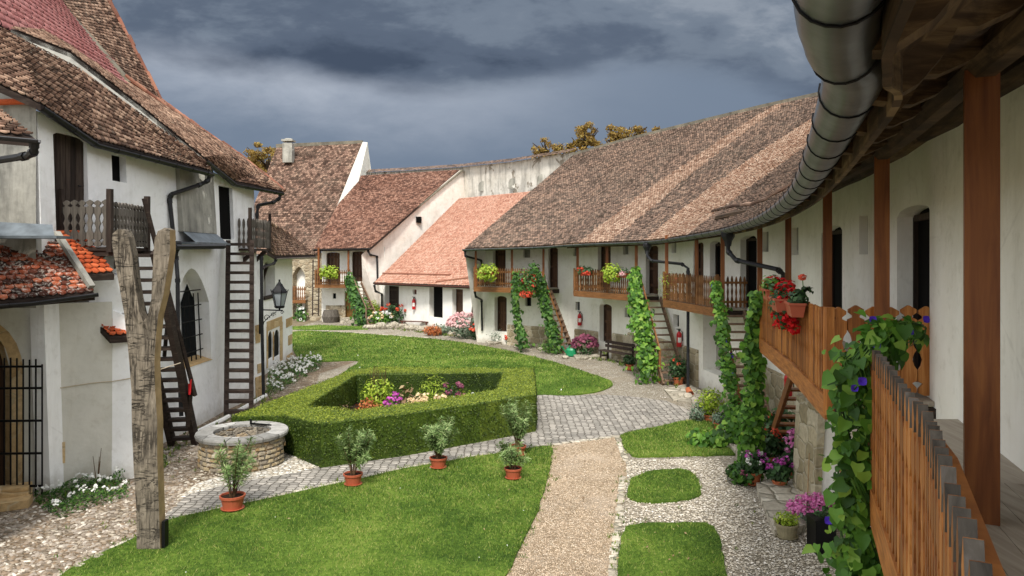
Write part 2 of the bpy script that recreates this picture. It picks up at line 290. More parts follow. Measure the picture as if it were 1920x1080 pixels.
# ---------------------------------------------------------------- mesh helpers
class MB:
    def __init__(s): s.v = []; s.f = []; s.mi = []; s.m = 0; s.pc = []
    def add(s, vs, fs):
        o = len(s.v); s.pc.append((o, len(s.f))); s.v += [tuple(v) for v in vs]; s.f += [tuple(i + o for i in f) for f in fs]; s.mi += [s.m] * len(fs); return s
    def quad(s, a, b, c, d): return s.add([a, b, c, d], [(0, 1, 2, 3)])
    def obox(s, o, ax, ay, az):   # corner origin + three edge vectors
        o, ax, ay, az = map(Vector, (o, ax, ay, az)); vs = [o, o + ax, o + ax + ay, o + ay, o + az, o + ax + az, o + ax + ay + az, o + ay + az]
        return s.add(vs, [(0, 3, 2, 1), (4, 5, 6, 7), (0, 1, 5, 4), (1, 2, 6, 5), (2, 3, 7, 6), (3, 0, 4, 7)])
    def box(s, x0, x1, y0, y1, z0, z1): return s.obox((x0, y0, z0), (x1 - x0, 0, 0), (0, y1 - y0, 0), (0, 0, z1 - z0))
    def beam(s, a, b, w, h, up=(0, 0, 1), w2=None, h2=None):  # centred bar
        a, b = Vector(a), Vector(b); d = (b - a).normalized(); up = Vector(up)
        if abs(d.dot(up)) > .98: up = Vector((0, 1, 0))
        sx = d.cross(up).normalized(); sy = sx.cross(d).normalized(); w2 = w2 or w; h2 = h2 or h
        vs = [c + sx * (i * ww / 2) + sy * (j * hh / 2) for c, ww, hh in ((a, w, h), (b, w2, h2)) for i, j in ((-1, -1), (1, -1), (1, 1), (-1, 1))]
        return s.add(vs, [(0, 3, 2, 1), (4, 5, 6, 7), (0, 1, 5, 4), (1, 2, 6, 5), (2, 3, 7, 6), (3, 0, 4, 7)])
    def tube(s, pts, r, n=8, cap=True):
        pts = [Vector(p) for p in pts]; rr = r if isinstance(r, (list, tuple)) else [r] * len(pts); rings = []; ref = None
        for i, p in enumerate(pts):
            d = (pts[min(i + 1, len(pts) - 1)] - pts[max(i - 1, 0)]).normalized()
            if ref is None: ref = Vector((0, 0, 1)) if abs(d.z) < .9 else Vector((1, 0, 0))
            a = (ref - d * ref.dot(d)).normalized(); ref = a; b = d.cross(a)
            rings.append([p + (a * math.cos(t * 2 * PI / n) + b * math.sin(t * 2 * PI / n)) * rr[i] for t in range(n)])
        fs = []
        for i in range(len(pts) - 1):
            for t in range(n): fs.append((i * n + t, i * n + (t + 1) % n, (i + 1) * n + (t + 1) % n, (i + 1) * n + t))
        if cap: fs.append(tuple(range(n))[::-1]); fs.append(tuple((len(pts) - 1) * n + t for t in range(n)))
        return s.add([v for r_ in rings for v in r_], fs)
    def lathe(s, prof, c=(0, 0, 0), n=20, cap=True):
        c = Vector(c); vs = []; fs = []
        for r, z in prof:
            for t in range(n): vs.append(c + Vector((r * math.cos(t * 2 * PI / n), r * math.sin(t * 2 * PI / n), z)))
        for i in range(len(prof) - 1):
            for t in range(n): fs.append((i * n + t, i * n + (t + 1) % n, (i + 1) * n + (t + 1) % n, (i + 1) * n + t))
        if cap: fs.append(tuple(range(n))[::-1]); fs.append(tuple((len(prof) - 1) * n + t for t in range(n)))
        return s.add(vs, fs)
    def prism(s, pts, ext):      # planar polygon (3D points) extruded by a vector
        pts = [Vector(p) for p in pts]; n = len(pts); e = Vector(ext)
        return s.add(pts + [p + e for p in pts], [tuple(range(n))[::-1], tuple(range(n, 2 * n))] + [(i, (i + 1) % n, n + (i + 1) % n, n + i) for i in range(n)])
    def each(s, name, mat, parent):      # every primitive added becomes its own part
        pc = s.pc + [(len(s.v), len(s.f))]; out = None
        for (v0, f0), (v1, f1) in zip(pc[:-1], pc[1:]):
            m = MB(); m.v = s.v[v0:v1]; m.f = [tuple(i - v0 for i in f) for f in s.f[f0:f1]]; m.mi = [0] * len(m.f); out = m.build(name, mat, parent)
        return out
    def build(s, name, mat, parent=None, origin=None, smooth=False, **tags):
        me = bpy.data.meshes.new(name); base = Vector((0, 0, 0)); q = parent
        while q is not None: base += q.location; q = q.parent
        o0 = Vector(origin) if origin is not None else Vector((0, 0, 0))
        off = base + o0 if parent is None else base
        me.from_pydata([(v[0] - off.x, v[1] - off.y, v[2] - off.z) for v in s.v], [], s.f)
        for m in (mat if isinstance(mat, (list, tuple)) else [mat]): me.materials.append(M[m])
        if s.m or any(s.mi): me.polygons.foreach_set('material_index', s.mi)
        if smooth: me.polygons.foreach_set('use_smooth', [True] * len(me.polygons))
        me.update(); o = bpy.data.objects.new(name, me); col.objects.link(o); o.parent = parent
        if parent is None: o.location = o0
        for k, v in tags.items(): o[k] = v
        return o
def thing(name, label, cat, loc=(0, 0, 0), group=None):
    o = bpy.data.objects.new(name, None); col.objects.link(o); o.location = loc; o.empty_display_size = .1; o['label'] = label; o['category'] = cat
    if group: o['group'] = group
    return o
def tag(o, label, cat, group=None):
    o['label'] = label; o['category'] = cat
    if group: o['group'] = group
    return o
def copy_thing(root, loc, label, rz=0, scale=1):
    r = root.copy(); col.objects.link(r); r.location = loc; r.rotation_euler = (0, 0, rz); r.scale = (scale,) * 3; r['label'] = label
    for ch in list(root.children):
        c = ch.copy(); col.objects.link(c); c.parent = r
        for g in ch.children: d = g.copy(); col.objects.link(d); d.parent = c
    return r
def npmesh(name, verts, faces, mat, parent=None, origin=None, attrs=None, smooth=False):
    """verts (N,3), faces (K,n) all the same size"""
    me = bpy.data.meshes.new(name); base = Vector((0, 0, 0)); q = parent
    while q is not None: base += q.location; q = q.parent
    o0 = Vector(origin) if origin is not None else Vector((0, 0, 0)); off = base + o0 if parent is None else base
    verts = np.asarray(verts, dtype=np.float32) - np.array(off, dtype=np.float32)
    k, n = faces.shape
    me.vertices.add(len(verts)); me.vertices.foreach_set('co', verts.ravel())
    me.loops.add(k * n); me.loops.foreach_set('vertex_index', faces.astype(np.int32).ravel())
    me.polygons.add(k); me.polygons.foreach_set('loop_start', np.arange(0, k * n, n, dtype=np.int32)); me.polygons.foreach_set('loop_total', np.full(k, n, dtype=np.int32))
    me.update(calc_edges=True); me.materials.append(M[mat])
    if attrs:
        for nm, arr in attrs.items(): a = me.attributes.new(nm, 'FLOAT', 'POINT'); a.data.foreach_set('value', np.asarray(arr, dtype=np.float32))
    if smooth: me.polygons.foreach_set('use_smooth', [True] * k)
    o = bpy.data.objects.new(name, me); col.objects.link(o); o.parent = parent
    if parent is None: o.location = o0
    return o
# leaf shapes: unit outlines (x across, y along, z cup) as quads sharing a midrib
SH = {
 'vheart': (np.array([[0, 0, 0], [.42, -.12, .08], [.52, .22, .14], [0, .45, 0], [.3, .62, .08], [.05, 1.0, -.12], [-.27, .66, .08], [-.5, .25, .14], [-.4, -.1, .08]]), np.array([[0, 1, 2, 3], [3, 2, 4, 5], [0, 3, 7, 8], [3, 5, 6, 7]])),
 'heart': (np.array([[0, 0, 0], [.38, -.06, .1], [.5, .3, .12], [0, .5, 0], [.26, .72, .05], [0, 1.05, -.06], [-.26, .72, .05], [-.5, .3, .12], [-.38, -.06, .1]]), np.array([[0, 1, 2, 3], [3, 2, 4, 5], [0, 3, 7, 8], [3, 5, 6, 7]])),
 'leaf': (np.array([[0, 0, 0], [.26, .4, .07], [0, 1, 0], [-.26, .4, .07]]), np.array([[0, 1, 2, 3]])),
 'lance': (np.array([[0, 0, 0], [.085, .45, .02], [0, 1, -.05], [-.085, .45, .02]]), np.array([[0, 1, 2, 3]])),
 'petal': (np.array([[-.5, -.5, 0], [.5, -.5, .1], [.5, .5, 0], [-.5, .5, .1]]), np.array([[0, 1, 2, 3]])),
}
def leaves(pos, size, nrm, shape='leaf', droop=None):
    """pos (N,3), size (N,), nrm (N,3) leaf facing; returns verts, faces"""
    pos = np.asarray(pos, float); N = len(pos); nrm = np.asarray(nrm, float); nrm = nrm / (np.linalg.norm(nrm, axis=1, keepdims=True) + 1e-9)
    t = rng.normal(size=(N, 3)) if droop is None else np.asarray(droop, float) + rng.normal(size=(N, 3)) * .45
    t -= nrm * (t * nrm).sum(1, keepdims=True); t /= (np.linalg.norm(t, axis=1, keepdims=True) + 1e-9); b = np.cross(t, nrm)
    sv, sf = SH[shape]; size = np.broadcast_to(np.asarray(size, float), (N,))
    v = pos[:, None, :] + size[:, None, None] * (sv[None, :, 0:1] * b[:, None, :] + sv[None, :, 1:2] * t[:, None, :] + sv[None, :, 2:3] * nrm[:, None, :])
    f = sf[None] + (np.arange(N) * len(sv))[:, None, None]
    return v.reshape(-1, 3), f.reshape(-1, 4)
def foliage(name, pos, size, nrm, mat, shape='leaf', parent=None, origin=None, droop=None):
    v, f = leaves(pos, size, nrm, shape, droop); return npmesh(name, v, f, mat, parent, origin)
def ball(n, c, r, shell=.5):
    d = rng.normal(size=(n, 3)); d /= np.linalg.norm(d, axis=1, keepdims=True); k = (shell + (1 - shell) * rng.random(n)) ** .6
    return np.array(c) + d * k[:, None] * np.array(r), d
def pipoly(x, y, poly):
    ins = np.zeros(len(x), bool); n = len(poly); j = n - 1
    for i in range(n):
        xi, yi = poly[i][0], poly[i][1]; xj, yj = poly[j][0], poly[j][1]
        c = ((yi > y) != (yj > y)) & (x < (xj - xi) * (y - yi) / ((yj - yi) + 1e-12) + xi); ins ^= c; j = i
    return ins
# ---------------------------------------------------------------- tiled roofs
def tile_patch(e0, e1, r0, r1, acc, expo=.17, tw=.17, lift=.042, s0=0., s1=1., stripe=None, jit=.005, lip=.034):
    """beaver-tail tiles in courses over the bilinear patch eave e0->e1, ridge r0->r1"""
    e0, e1, r0, r1 = [np.array(p, float) for p in (e0, e1, r0, r1)]
    L = (np.linalg.norm(r0 - e0) + np.linalg.norm(r1 - e1)) / 2; rows = max(2, int(L / expo))
    for k in range(rows):
        ta, tb = k / rows, min(1, (k + 1.25) / rows)
        a, b = e0 + (r0 - e0) * ta, e1 + (r1 - e1) * ta; c, d = e0 + (r0 - e0) * tb, e1 + (r1 - e1) * tb
        wid = np.linalg.norm(b - a)
        if wid < tw * .8: continue
        n = max(1, int(round(wid / tw))); up = (c + d - a - b) / 2; nr = np.cross(b - a, up); nl = np.linalg.norm(nr)
        if nl < 1e-9: continue
        nr = nr / nl; nr = nr if nr[2] > 0 else -nr; upn = up / np.linalg.norm(up)
        off = .5 * (k % 2); lo = np.clip((np.arange(n + 1) - off) / n, 0, 1); hi = np.clip((np.arange(n + 1) + 1 - off) / n, 0, 1)
        ok = hi - lo > .25 / n; lo, hi = lo[ok], hi[ok]; m = len(lo); mid = (lo + hi) / 2; g = .04 / n
        lo_, hi_ = lo + g, hi - g
        j = rng.normal(size=(m, 1)) * jit; lf = lift + rng.random((m, 1)) * .012; jy = rng.normal(size=(m, 1)) * .012
        A = lambda s: a + (b - a) * s[:, None]
        C = lambda s: c + (d - c) * s[:, None]
        cut = tw * .30
        v = np.stack([C(lo_) + nr * .004, C(hi_) + nr * .004, A(hi_) + upn * (cut + jy) + nr * (lf + j), A(mid) + upn * jy + nr * (lf + j), A(lo_) + upn * (cut + jy) + nr * (lf + j),
                      A(hi_) + upn * (cut + jy) + nr * (lf - lip), A(mid) + upn * jy + nr * (lf - lip), A(lo_) + upn * (cut + jy) + nr * (lf - lip)], axis=1)
        acc['v'].append(v.reshape(-1, 3)); acc['n'] += m
        s = s0 + (s1 - s0) * mid; sv = stripe(s, (ta + tb) / 2) if stripe else np.zeros(m); acc['s'].append(np.repeat(sv, 8))
def tiles_build(acc, name, mat, parent=None, origin=None):
    v = np.concatenate(acc['v']); n = acc['n']; base = (np.arange(n) * 8)[:, None, None]
    f = np.array([[0, 4, 3, 3], [0, 3, 1, 1], [1, 3, 2, 2]]); q = np.array([[4, 7, 6, 3], [3, 6, 5, 2]])
    tri = np.array([[0, 4, 3], [0, 3, 1], [1, 3, 2], [4, 7, 6], [4, 6, 3], [3, 6, 5], [3, 5, 2]])
    return npmesh(name, v, (tri[None] + base).reshape(-1, 3), mat, parent, origin, {'stripe': np.concatenate(acc['s'])})
def acc(): return {'v': [], 'n': 0, 's': []}
def under(mb, e0, e1, r0, r1, th=.12, n=1):
    e0, e1, r0, r1 = map(Vector, (e0, e1, r0, r1)); d = Vector((0, 0, -th)); o = Vector((0, 0, -.03)); N_ = 8; g = [[(e0.lerp(e1, i / N_)).lerp(r0.lerp(r1, i / N_), j / N_) + o for i in range(N_ + 1)] for j in range(N_ + 1)]
    vs = [p for r_ in g for p in r_]; k = len(vs); w_ = N_ + 1; fs = []
    for j in range(N_):
        for i in range(N_): a = j * w_ + i; fs += [(a, a + 1, a + w_ + 1, a + w_), (k + a + w_, k + a + w_ + 1, k + a + 1, k + a)]
        fs += [(j * w_, j * w_ + w_, k + j * w_ + w_, k + j * w_), (j * w_ + N_, k + j * w_ + N_, k + j * w_ + w_ + N_, j * w_ + w_ + N_), (j, k + j, k + j + 1, j + 1), (N_ * w_ + j, N_ * w_ + j + 1, k + N_ * w_ + j + 1, k + N_ * w_ + j)]
    mb.add(vs + [p + d for p in vs], fs)
def roof(name, patches, mat, parent, expo=.17, tw=.17, board='dark_beam', stripe=None, th=.12, lift=.035):
    """patches: list of (e0, e1, r0, r1) or with s range; makes one roof part: boards with the tiled skin as its sub-part"""
    mb = MB(); ac = acc()
    for p in patches: under(mb, *p[:4], th=th); tile_patch(*p[:4], ac, expo, tw, s0=p[4] if len(p) > 4 else 0, s1=p[5] if len(p) > 5 else 1, stripe=stripe, lift=lift)
    o = mb.build(name, board, parent); tiles_build(ac, 'tile_covering', mat, o); return o
def ridge_tiles(pts, parent, mat='ridge_clay', r=.11, step=.38, name='ridge_cap'):
    mb = MB(); pts = [Vector(p) for p in pts]
    for a, b in zip(pts[:-1], pts[1:]):
        L = (b - a).length; n = max(1, int(L / step)); d = (b - a) / n
        for i in range(n):
            j = Vector((rnd.uniform(-.02, .02), rnd.uniform(-.02, .02), rnd.uniform(-.035, .0))); mb.tube([a + d * i + j, a + d * (i + 1.08) + j], [r * 1.08, r * .92], 8)
    return mb.build(name, mat, parent)
# ---------------------------------------------------------------- walls with openings
def raypoly(px, pts):
    """arc length s where the plan ray of photo column px meets the plan polyline"""
    u = (px - 960) / F; s = 0; best = None
    for a, b in zip(pts[:-1], pts[1:]):
        L = math.hypot(b[0] - a[0], b[1] - a[1]); fa, fb = a[0] - u * a[1], b[0] - u * b[1]
        if fa * fb <= 0 and abs(fa - fb) > 1e-9 and a[1] > -1:
            t = fa / (fa - fb); y = a[1] + (b[1] - a[1]) * t
            if y > 0.3 and (best is None or y < best[1]): best = (s + t * L, y)
        s += L
    return best
class Wall:
    """plan polyline, z0..z1, leaning to a top polyline; holes cut as reveals"""
    def __init__(s, pts, z0, z1, top=None, th=.5, flip=1):
        s.p = [Vector((p[0], p[1], 0)) for p in pts]; s.t = [Vector((p[0], p[1], 0)) for p in (top or pts)]; s.z0 = z0; s.z1 = z1; s.th = th; s.flip = flip; s.h = []
        s.S = [0]
        for a, b in zip(s.p[:-1], s.p[1:]): s.S.append(s.S[-1] + (b - a).length)
    def z1at(s, q): return s.z1(q) if callable(s.z1) else s.z1
    def f(s, q, z, d=0):
        i = 0
        while i < len(s.S) - 2 and q > s.S[i + 1]: i += 1
        k = (q - s.S[i]) / (s.S[i + 1] - s.S[i]); a = s.p[i].lerp(s.p[i + 1], k); b = s.t[i].lerp(s.t[i + 1], k)
        zt = s.z1 if not callable(s.z1) else 2.5
        m = min(1.2, max(0, (z - s.z0) / (zt - s.z0))); r = a.lerp(b, m); dr = (s.p[i + 1] - s.p[i]).normalized(); n = Vector((dr.y, -dr.x, 0)) * s.flip
        r = r + n * d; r.z = z; return r
    def hole(s, x0, x1, yt, yb, depth=.25, arch=0, poly=None):
        """photo columns and rows -> opening"""
        A = raypoly(x0, [tuple(v) for v in s.p]); B = raypoly(x1, [tuple(v) for v in s.p]); Ym = (A[1] + B[1]) / 2
        return s.hole_s(min(A[0], B[0]), max(A[0], B[0]), -(yb - HY) / F * Ym, -(yt - HY) / F * Ym, depth, arch)
    def hole_s(s, a, b, zb, zt, depth=.25, arch=0):
        h = dict(a=a, b=b, zb=zb, zt=zt, d=depth, arch=arch); s.h.append(h); return h
    def top(s, h, q):
        if not h['arch']: return h['zt']
        t = (q - h['a']) / (h['b'] - h['a']) * 2 - 1; t = max(-1, min(1, t))
        if h['arch'] > 1: return h['zt'] - (abs(t) ** 1.55) * h['arch'] * .5 if h['arch'] < 9 else h['zt']
        return h['zt'] - (1 - math.sqrt(max(0, 1 - t * t))) * h['arch']
    def build(s, name, mat, parent, revmat=None):
        mb = MB(); cuts = set(round(v, 5) for v in s.S)
        for h in s.h:
            n = 10 if h['arch'] else 1
            for i in range(n + 1): cuts.add(round(h['a'] + (h['b'] - h['a']) * i / n, 5))
        L = s.S[-1]; k = int(L / 1.5) + 1
        if not s.h: pass
        cuts = sorted(cuts); cl = [cuts[0]]
        for c in cuts[1:]:
            if c - cl[-1] > 1e-4: cl.append(c)
        for a, b in zip(cl[:-1], cl[1:]):
            m = (a + b) / 2; hs = sorted([h for h in s.h if h['a'] < m < h['b']], key=lambda h: h['zb']); za = zb = s.z0
            for h in hs:
                mb.quad(s.f(a, za), s.f(b, zb), s.f(b, h['zb']), s.f(a, h['zb'])); ta, tb = s.top(h, a), s.top(h, b)
                mb.quad(s.f(a, ta), s.f(b, tb), s.f(b, tb, -h['d']), s.f(a, ta, -h['d']))
                mb.quad(s.f(a, h['zb']), s.f(b, h['zb']), s.f(b, h['zb'], -h['d']), s.f(a, h['zb'], -h['d'])); za, zb = ta, tb
            mb.quad(s.f(a, za), s.f(b, zb), s.f(b, s.z1at(b)), s.f(a, s.z1at(a)))
            mb.quad(s.f(a, s.z1at(a)), s.f(b, s.z1at(b)), s.f(b, s.z1at(b), -s.th), s.f(a, s.z1at(a), -s.th))
        for h in s.h:
            for q in (h['a'], h['b']): mb.quad(s.f(q, h['zb']), s.f(q, s.top(h, q)), s.f(q, s.top(h, q), -h['d']), s.f(q, h['zb'], -h['d']))
        for q in (0, L): mb.quad(s.f(q, s.z0), s.f(q, s.z1at(q)), s.f(q, s.z1at(q), -s.th), s.f(q, s.z0, -s.th))
        return mb.build(name, mat, parent)
    def panel(s, h, name, mat, parent, planks=5, inset=0, cross=True, glass=False):
        """door or window leaf set at the back of the opening"""
        d = h['d'] - .03 if not inset else inset; a, b = h['a'], h['b']; zt = h['zt']; mb = MB(); w = (b - a) / planks
        back = MB(); back.quad(s.f(a, h['zb'], -h['d']), s.f(b, h['zb'], -h['d']), s.f(b, zt, -h['d']), s.f(a, zt, -h['d']))
        dr = (s.f(b, h['zb']) - s.f(a, h['zb'])).normalized(); n = Vector((dr.y, -dr.x, 0)) * s.flip
        for i in range(planks):
            p = s.f(a + w * i + .006, h['zb'] + .01, -h['d'] + .004); q = s.f(a + w * (i + 1) - .006, h['zb'] + .01, -h['d'] + .004); mb.obox(p, q - p, n * (.03 + .006 * (i % 2)), (0, 0, zt - h['zb'] - .02))
        if cross:
            for zz in (.18, .52, .86):
                z = h['zb'] + (zt - h['zb']) * zz; p = s.f(a + .05, z - .06, -h['d'] + .036); q = s.f(b - .05, z - .06, -h['d'] + .036); mb.obox(p, q - p, n * .03, (0, 0, .12))
            for e in (a + .01, b - .09):
                p = s.f(e, h['zb'], -h['d'] + .036); q = s.f(e + .08, h['zb'], -h['d'] + .036); mb.obox(p, q - p, n * .035, (0, 0, zt - h['zb'] - .01))
        o = mb.build(name, mat, parent)
        if name == 'door':
            k = MB(); p = s.f(b - .16, h['zb'] + (zt - h['zb']) * .5, -h['d'] + .07); k.tube([p, p + n * .05, p + n * .05 - dr * .1], .012, 6); k.build('handle', 'black_iron', o)
        return o
# ================================================================ the long gallery range on the right
FL = -1.6
W2 = [(2.05, -.5), (3.85, 5.5), (4.72, 8.4), (5.8, 12), (6.75, 16), (7.1, 19.5), (7.1, 23), (6.5, 27.3), (5.9, 31), (3.8, 35.3), (2.0, 37.4), (-1.9, 40.1)]
rng_house = thing('gallery_range', 'long curved white range under a brown tiled roof with wooden balconies', 'building', (6, 20, GZ))
def wtop(q):
    return float(np.interp(q, [0, 17, 24, 32, 40, 47], [1.62, 1.6, 1.3, 1.1, 1.0, .82]))
wr = Wall(W2, GZ - .3, wtop, th=.6, flip=-1)
doors = []
def H(x0, x1, yt, yb, d=.25, arch=0, zb=None, zt=None):
    h = wr.hole(x0, x1, yt, yb, d, arch)
    if zb is not None: h['zb'] = zb
    if zt is not None: h['zt'] = zt
    return h
d_up = [(H(1682, 1743, 378, 600, .25, .1, FL, .62), 'black_void'), (H(1540, 1579, 410, 600, .25, .12, FL, .62), 'black_void'), (H(1388, 1419, 430, 560, .25, .12, FL, .62), 'black_void'),
        (H(1331, 1351, 450, 560, .25, .1, FL, .5), 'black_void'), (H(1300, 1319, 450, 560, .25, .1, FL, .5), 'brown_door'), (H(1211, 1234, 459, 548, .25, .1, FL, .44), 'brown_door'),
        (H(1121, 1145, 459, 548, .25, 0, FL, .46), 'brown_door'), (H(1028, 1046, 463, 548, .25, .08, FL, .42), 'brown_door'), (H(924, 948, 467, 548, .3, 0, FL, .36), 'brown_door')]
d_lo = [(H(927, 950, 555, 622, .35, .12), 'brown_door'), (H(1124, 1147, 570, 642, .3, .12), 'brown_door'), (H(1318, 1358, 556, 700, .5, 1.2), 'grey')]
niches = [H(*a, .14) for a in ((1611, 1627, 404, 477), (1484, 1497, 426, 478), (1429, 1441, 434, 472), (1259, 1268, 455, 474), (1168, 1178, 458, 477), (1075, 1082, 462, 480), (981, 994, 466, 483))]
lows = [H(*a, .2) for a in ((985, 996, 558, 574), (1079, 1087, 566, 582), (1171, 1182, 577, 595), (1262, 1273, 590, 613))]
wr.build('wall', 'gallery_plaster', rng_house)
for h, m in d_up + d_lo:
    if m == 'black_void':
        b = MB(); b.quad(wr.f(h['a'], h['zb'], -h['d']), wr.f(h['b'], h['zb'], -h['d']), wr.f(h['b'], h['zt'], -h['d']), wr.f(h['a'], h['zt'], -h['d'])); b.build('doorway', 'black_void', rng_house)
        hh = dict(h); hh['a'] = h['a'] + (h['b'] - h['a']) * .0; fr = MB()
        for q0, q1, z0, z1 in ((h['a'] + .01, h['a'] + .07, h['zb'], h['zt'] - .1), (h['b'] - .07, h['b'] - .01, h['zb'], h['zt'] - .1), (h['a'] + .07, h['b'] - .07, h['zt'] - .16, h['zt'] - .08)):
            p = wr.f(q0, z0, -h['d'] + .005); q = wr.f(q1, z0, -h['d'] + .005); n = wr.f(q0, z0, -h['d'] + .06) - p; fr.obox(p, q - p, n, (0, 0, z1 - z0))
        fr.build('door_frame', 'dark_wood', rng_house)
    elif m == 'grey':
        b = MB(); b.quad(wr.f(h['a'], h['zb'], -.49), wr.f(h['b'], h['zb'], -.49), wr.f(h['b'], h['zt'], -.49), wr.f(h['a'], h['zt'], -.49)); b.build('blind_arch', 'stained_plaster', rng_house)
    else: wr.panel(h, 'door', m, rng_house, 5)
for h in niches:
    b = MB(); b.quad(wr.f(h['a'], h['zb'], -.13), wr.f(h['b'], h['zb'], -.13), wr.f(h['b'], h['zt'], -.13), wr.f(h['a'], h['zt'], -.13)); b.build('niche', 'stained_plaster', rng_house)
for h in lows:
    b = MB(); b.quad(wr.f(h['a'], h['zb'], -.19), wr.f(h['b'], h['zb'], -.19), wr.f(h['b'], h['zt'], -.19), wr.f(h['a'], h['zt'], -.19)); o = b.build('window', 'window_glass', rng_house)
    b = MB(); m = (h['a'] + h['b']) / 2; b.beam(wr.f(m, h['zb'], -.16), wr.f(m, h['zt'], -.16), .03, .03); b.build('window_bar', 'dark_wood', o)
# stone plinth strips between the doors
def plinth(W, q0, q1, z, parent, mat='plinth_stone', out=.05):
    mb = MB(); n = max(1, int((q1 - q0) / .8)); prev = None
    for i in range(n + 1):
        q = q0 + (q1 - q0) * i / n; r = (W.f(q, GZ - .2, out + .04), W.f(q, z, out), W.f(q, z + .06, .004))
        if prev: mb.quad(prev[0], r[0], r[1], prev[1]); mb.quad(prev[1], r[1], r[2], prev[2])
        if i in (0, n): mb.add([W.f(q, GZ - .2, 0), r[0], r[1], W.f(q, z + .06, 0)], [(0, 1, 2, 3)])
        prev = r
    return mb.build('plinth', mat, parent)
sx = lambda px: raypoly(px, W2)[0]
for a, b, z in ((1147, 1122 - 2, 0),): pass
plinth(wr, sx(1310), sx(1183) + .2, GZ + 1.25, rng_house); plinth(wr, sx(1183) + .2, sx(1149), GZ + 1.1, rng_house); plinth(wr, sx(1122), sx(1078), GZ + 1.05, rng_house); plinth(wr, sx(1030), sx(952), GZ + 1.0, rng_house)
plinth(wr, sx(1530), sx(1360), GZ + 1.5, rng_house)
# buttress beside the near balcony
b = MB(); b.add([(5.45, 13.3, GZ - .2), (6.7, 13.1, GZ - .2), (6.9, 14.7, GZ - .2), (5.6, 14.7, GZ - .2), (5.8, 13.45, -2.0), (6.7, 13.3, -1.75), (6.9, 14.6, -1.75), (5.9, 14.55, -2.0)], [(0, 1, 5, 4), (1, 2, 6, 5), (2, 3, 7, 6), (3, 0, 4, 7), (4, 5, 6, 7)])
bt = b.build('buttress', 'white_plaster', rng_house)
b = MB(); b.add([(5.40, 13.28, GZ - .2), (5.55, 14.72, GZ - .2), (5.63, 14.68, -2.75), (5.52, 13.36, -2.75)], [(0, 1, 2, 3)]); b.quad((5.52, 13.36, -2.75), (5.63, 14.68, -2.75), (5.75, 14.6, -2.7), (5.65, 13.4, -2.7)); b.quad((5.40, 13.28, GZ - .2), (5.52, 13.36, -2.75), (5.66, 13.36, -2.75), (5.5, 13.27, GZ - .2)); b.build('stone_facing', 'plinth_stone', bt)
# eave and roof
EV = [(.05, -.3, .74), (.91, 2.0, .74), (1.21, 2.66, .74), (1.66, 3.6, .74), (3.45, 8.85, .73), (4.9, 14.6, .71), (5.84, 20.3, .7), (5.75, 24.5, .62), (5.2, 28.9, .54), (2.95, 32.9, .5), (1.2, 35.5, .41), (-2.45, 38.3, .33)]
RG = [(8.3, -7, 9.6), (10, -3, 9.6), (11, -1, 9.6), (13, 4.5, 9.6), (14.5, 9.5, 9.4), (15.6, 17, 8.9), (15.8, 24.5, 8.0), (15, 31, 7.36), (12.5, 37, 7.45), (9, 42.3, 7.24), (6.5, 45, 6.93), (3.9, 47, 6.42)]
def cr(pts, n):     # Catmull-Rom resample, n steps per segment
    out = []; P_ = [Vector(p) for p in pts]; P_ = [P_[0] * 2 - P_[1]] + P_ + [P_[-1] * 2 - P_[-2]]
    for i in range(1, len(P_) - 2):
        for k in range(n):
            t = k / n; a, b_, c, d = P_[i - 1:i + 3]; out.append(.5 * ((2 * b_) + (c - a) * t + (2 * a - 5 * b_ + 4 * c - d) * t * t + (3 * b_ - a - 3 * c + d) * t ** 3))
    return out + [P_[-2]]
E3 = cr(EV, 3); R3 = cr(RG, 3); E8 = cr(EV, 9)
def stripe(s, t):
    c1 = np.interp(t, [0, 1], [8.62, 7.9]); w1 = np.interp(t, [0, 1], [.16, .13]); c2 = np.interp(t, [0, 1], [7.2, 6.8]); w2_ = np.interp(t, [0, .3, 1], [.6, .30, .24])
    j = rng.normal(size=len(s)) * .012; q = s + j; I = lambda a, b: np.interp(t, [0, 1], [a, b]); a = ((q > I(8.5, 7.74)) & (q < I(9.0, 7.86))) * .72; b = ((q > I(6.95, 6.3)) & (q < I(8.0, 6.95))) * 1.0; return np.maximum(a, b)
patches = [(E3[i] + V(0, 0, .07), E3[i + 1] + V(0, 0, .07), R3[i], R3[i + 1], i / 3, (i + 1) / 3) for i in range(len(E3) - 1)]
roof('roof', patches[9:], 'brown_tiles', rng_house, .15, .155, 'old_beam', stripe, .06)
mb = MB()
for p in patches[:9]: under(mb, *p[:4], th=.06)
mb.build('roof_boarding', 'old_beam', rng_house)
ac = acc()
for p in patches[:9]: tile_patch(*p[:4], ac, .3, .3, s0=p[4], s1=p[5])
tiles_build(ac, 'near_tile_covering', 'brown_tiles', rng_house)
# gable verge at the far end, back of the roof
b = MB(); b.quad(E3[-1] + V(0, 0, .02), R3[-1] + V(0, 0, 0), R3[-1] + V(0, 0, -6), (-1.9, 40.1, GZ)); b.build('gable_wall', 'white_plaster', rng_house)
mb = MB()
for a, c in zip(R3[:-1], R3[1:]): mb.beam(a + V(.05, .05, -.02), c + V(.05, .05, -.02), .4, .22)
mb.build('ridge_coping', 'mortar_cap', rng_house)
# tile kinks: the slipped row above the eave
mb = MB()
for i in range(15, 21):
    a = E3[i].lerp(R3[i], .10 + .02 * math.sin(i)); c = E3[i + 1].lerp(R3[i + 1], .10 + .02 * math.sin(i + 1)); mb.tube([a + V(0, 0, .12), (a + c) / 2 + V(0, 0, .14), c + V(0, 0, .12)], .055, 6)
mb.build('snow_guard', 'church_tiles', rng_house)
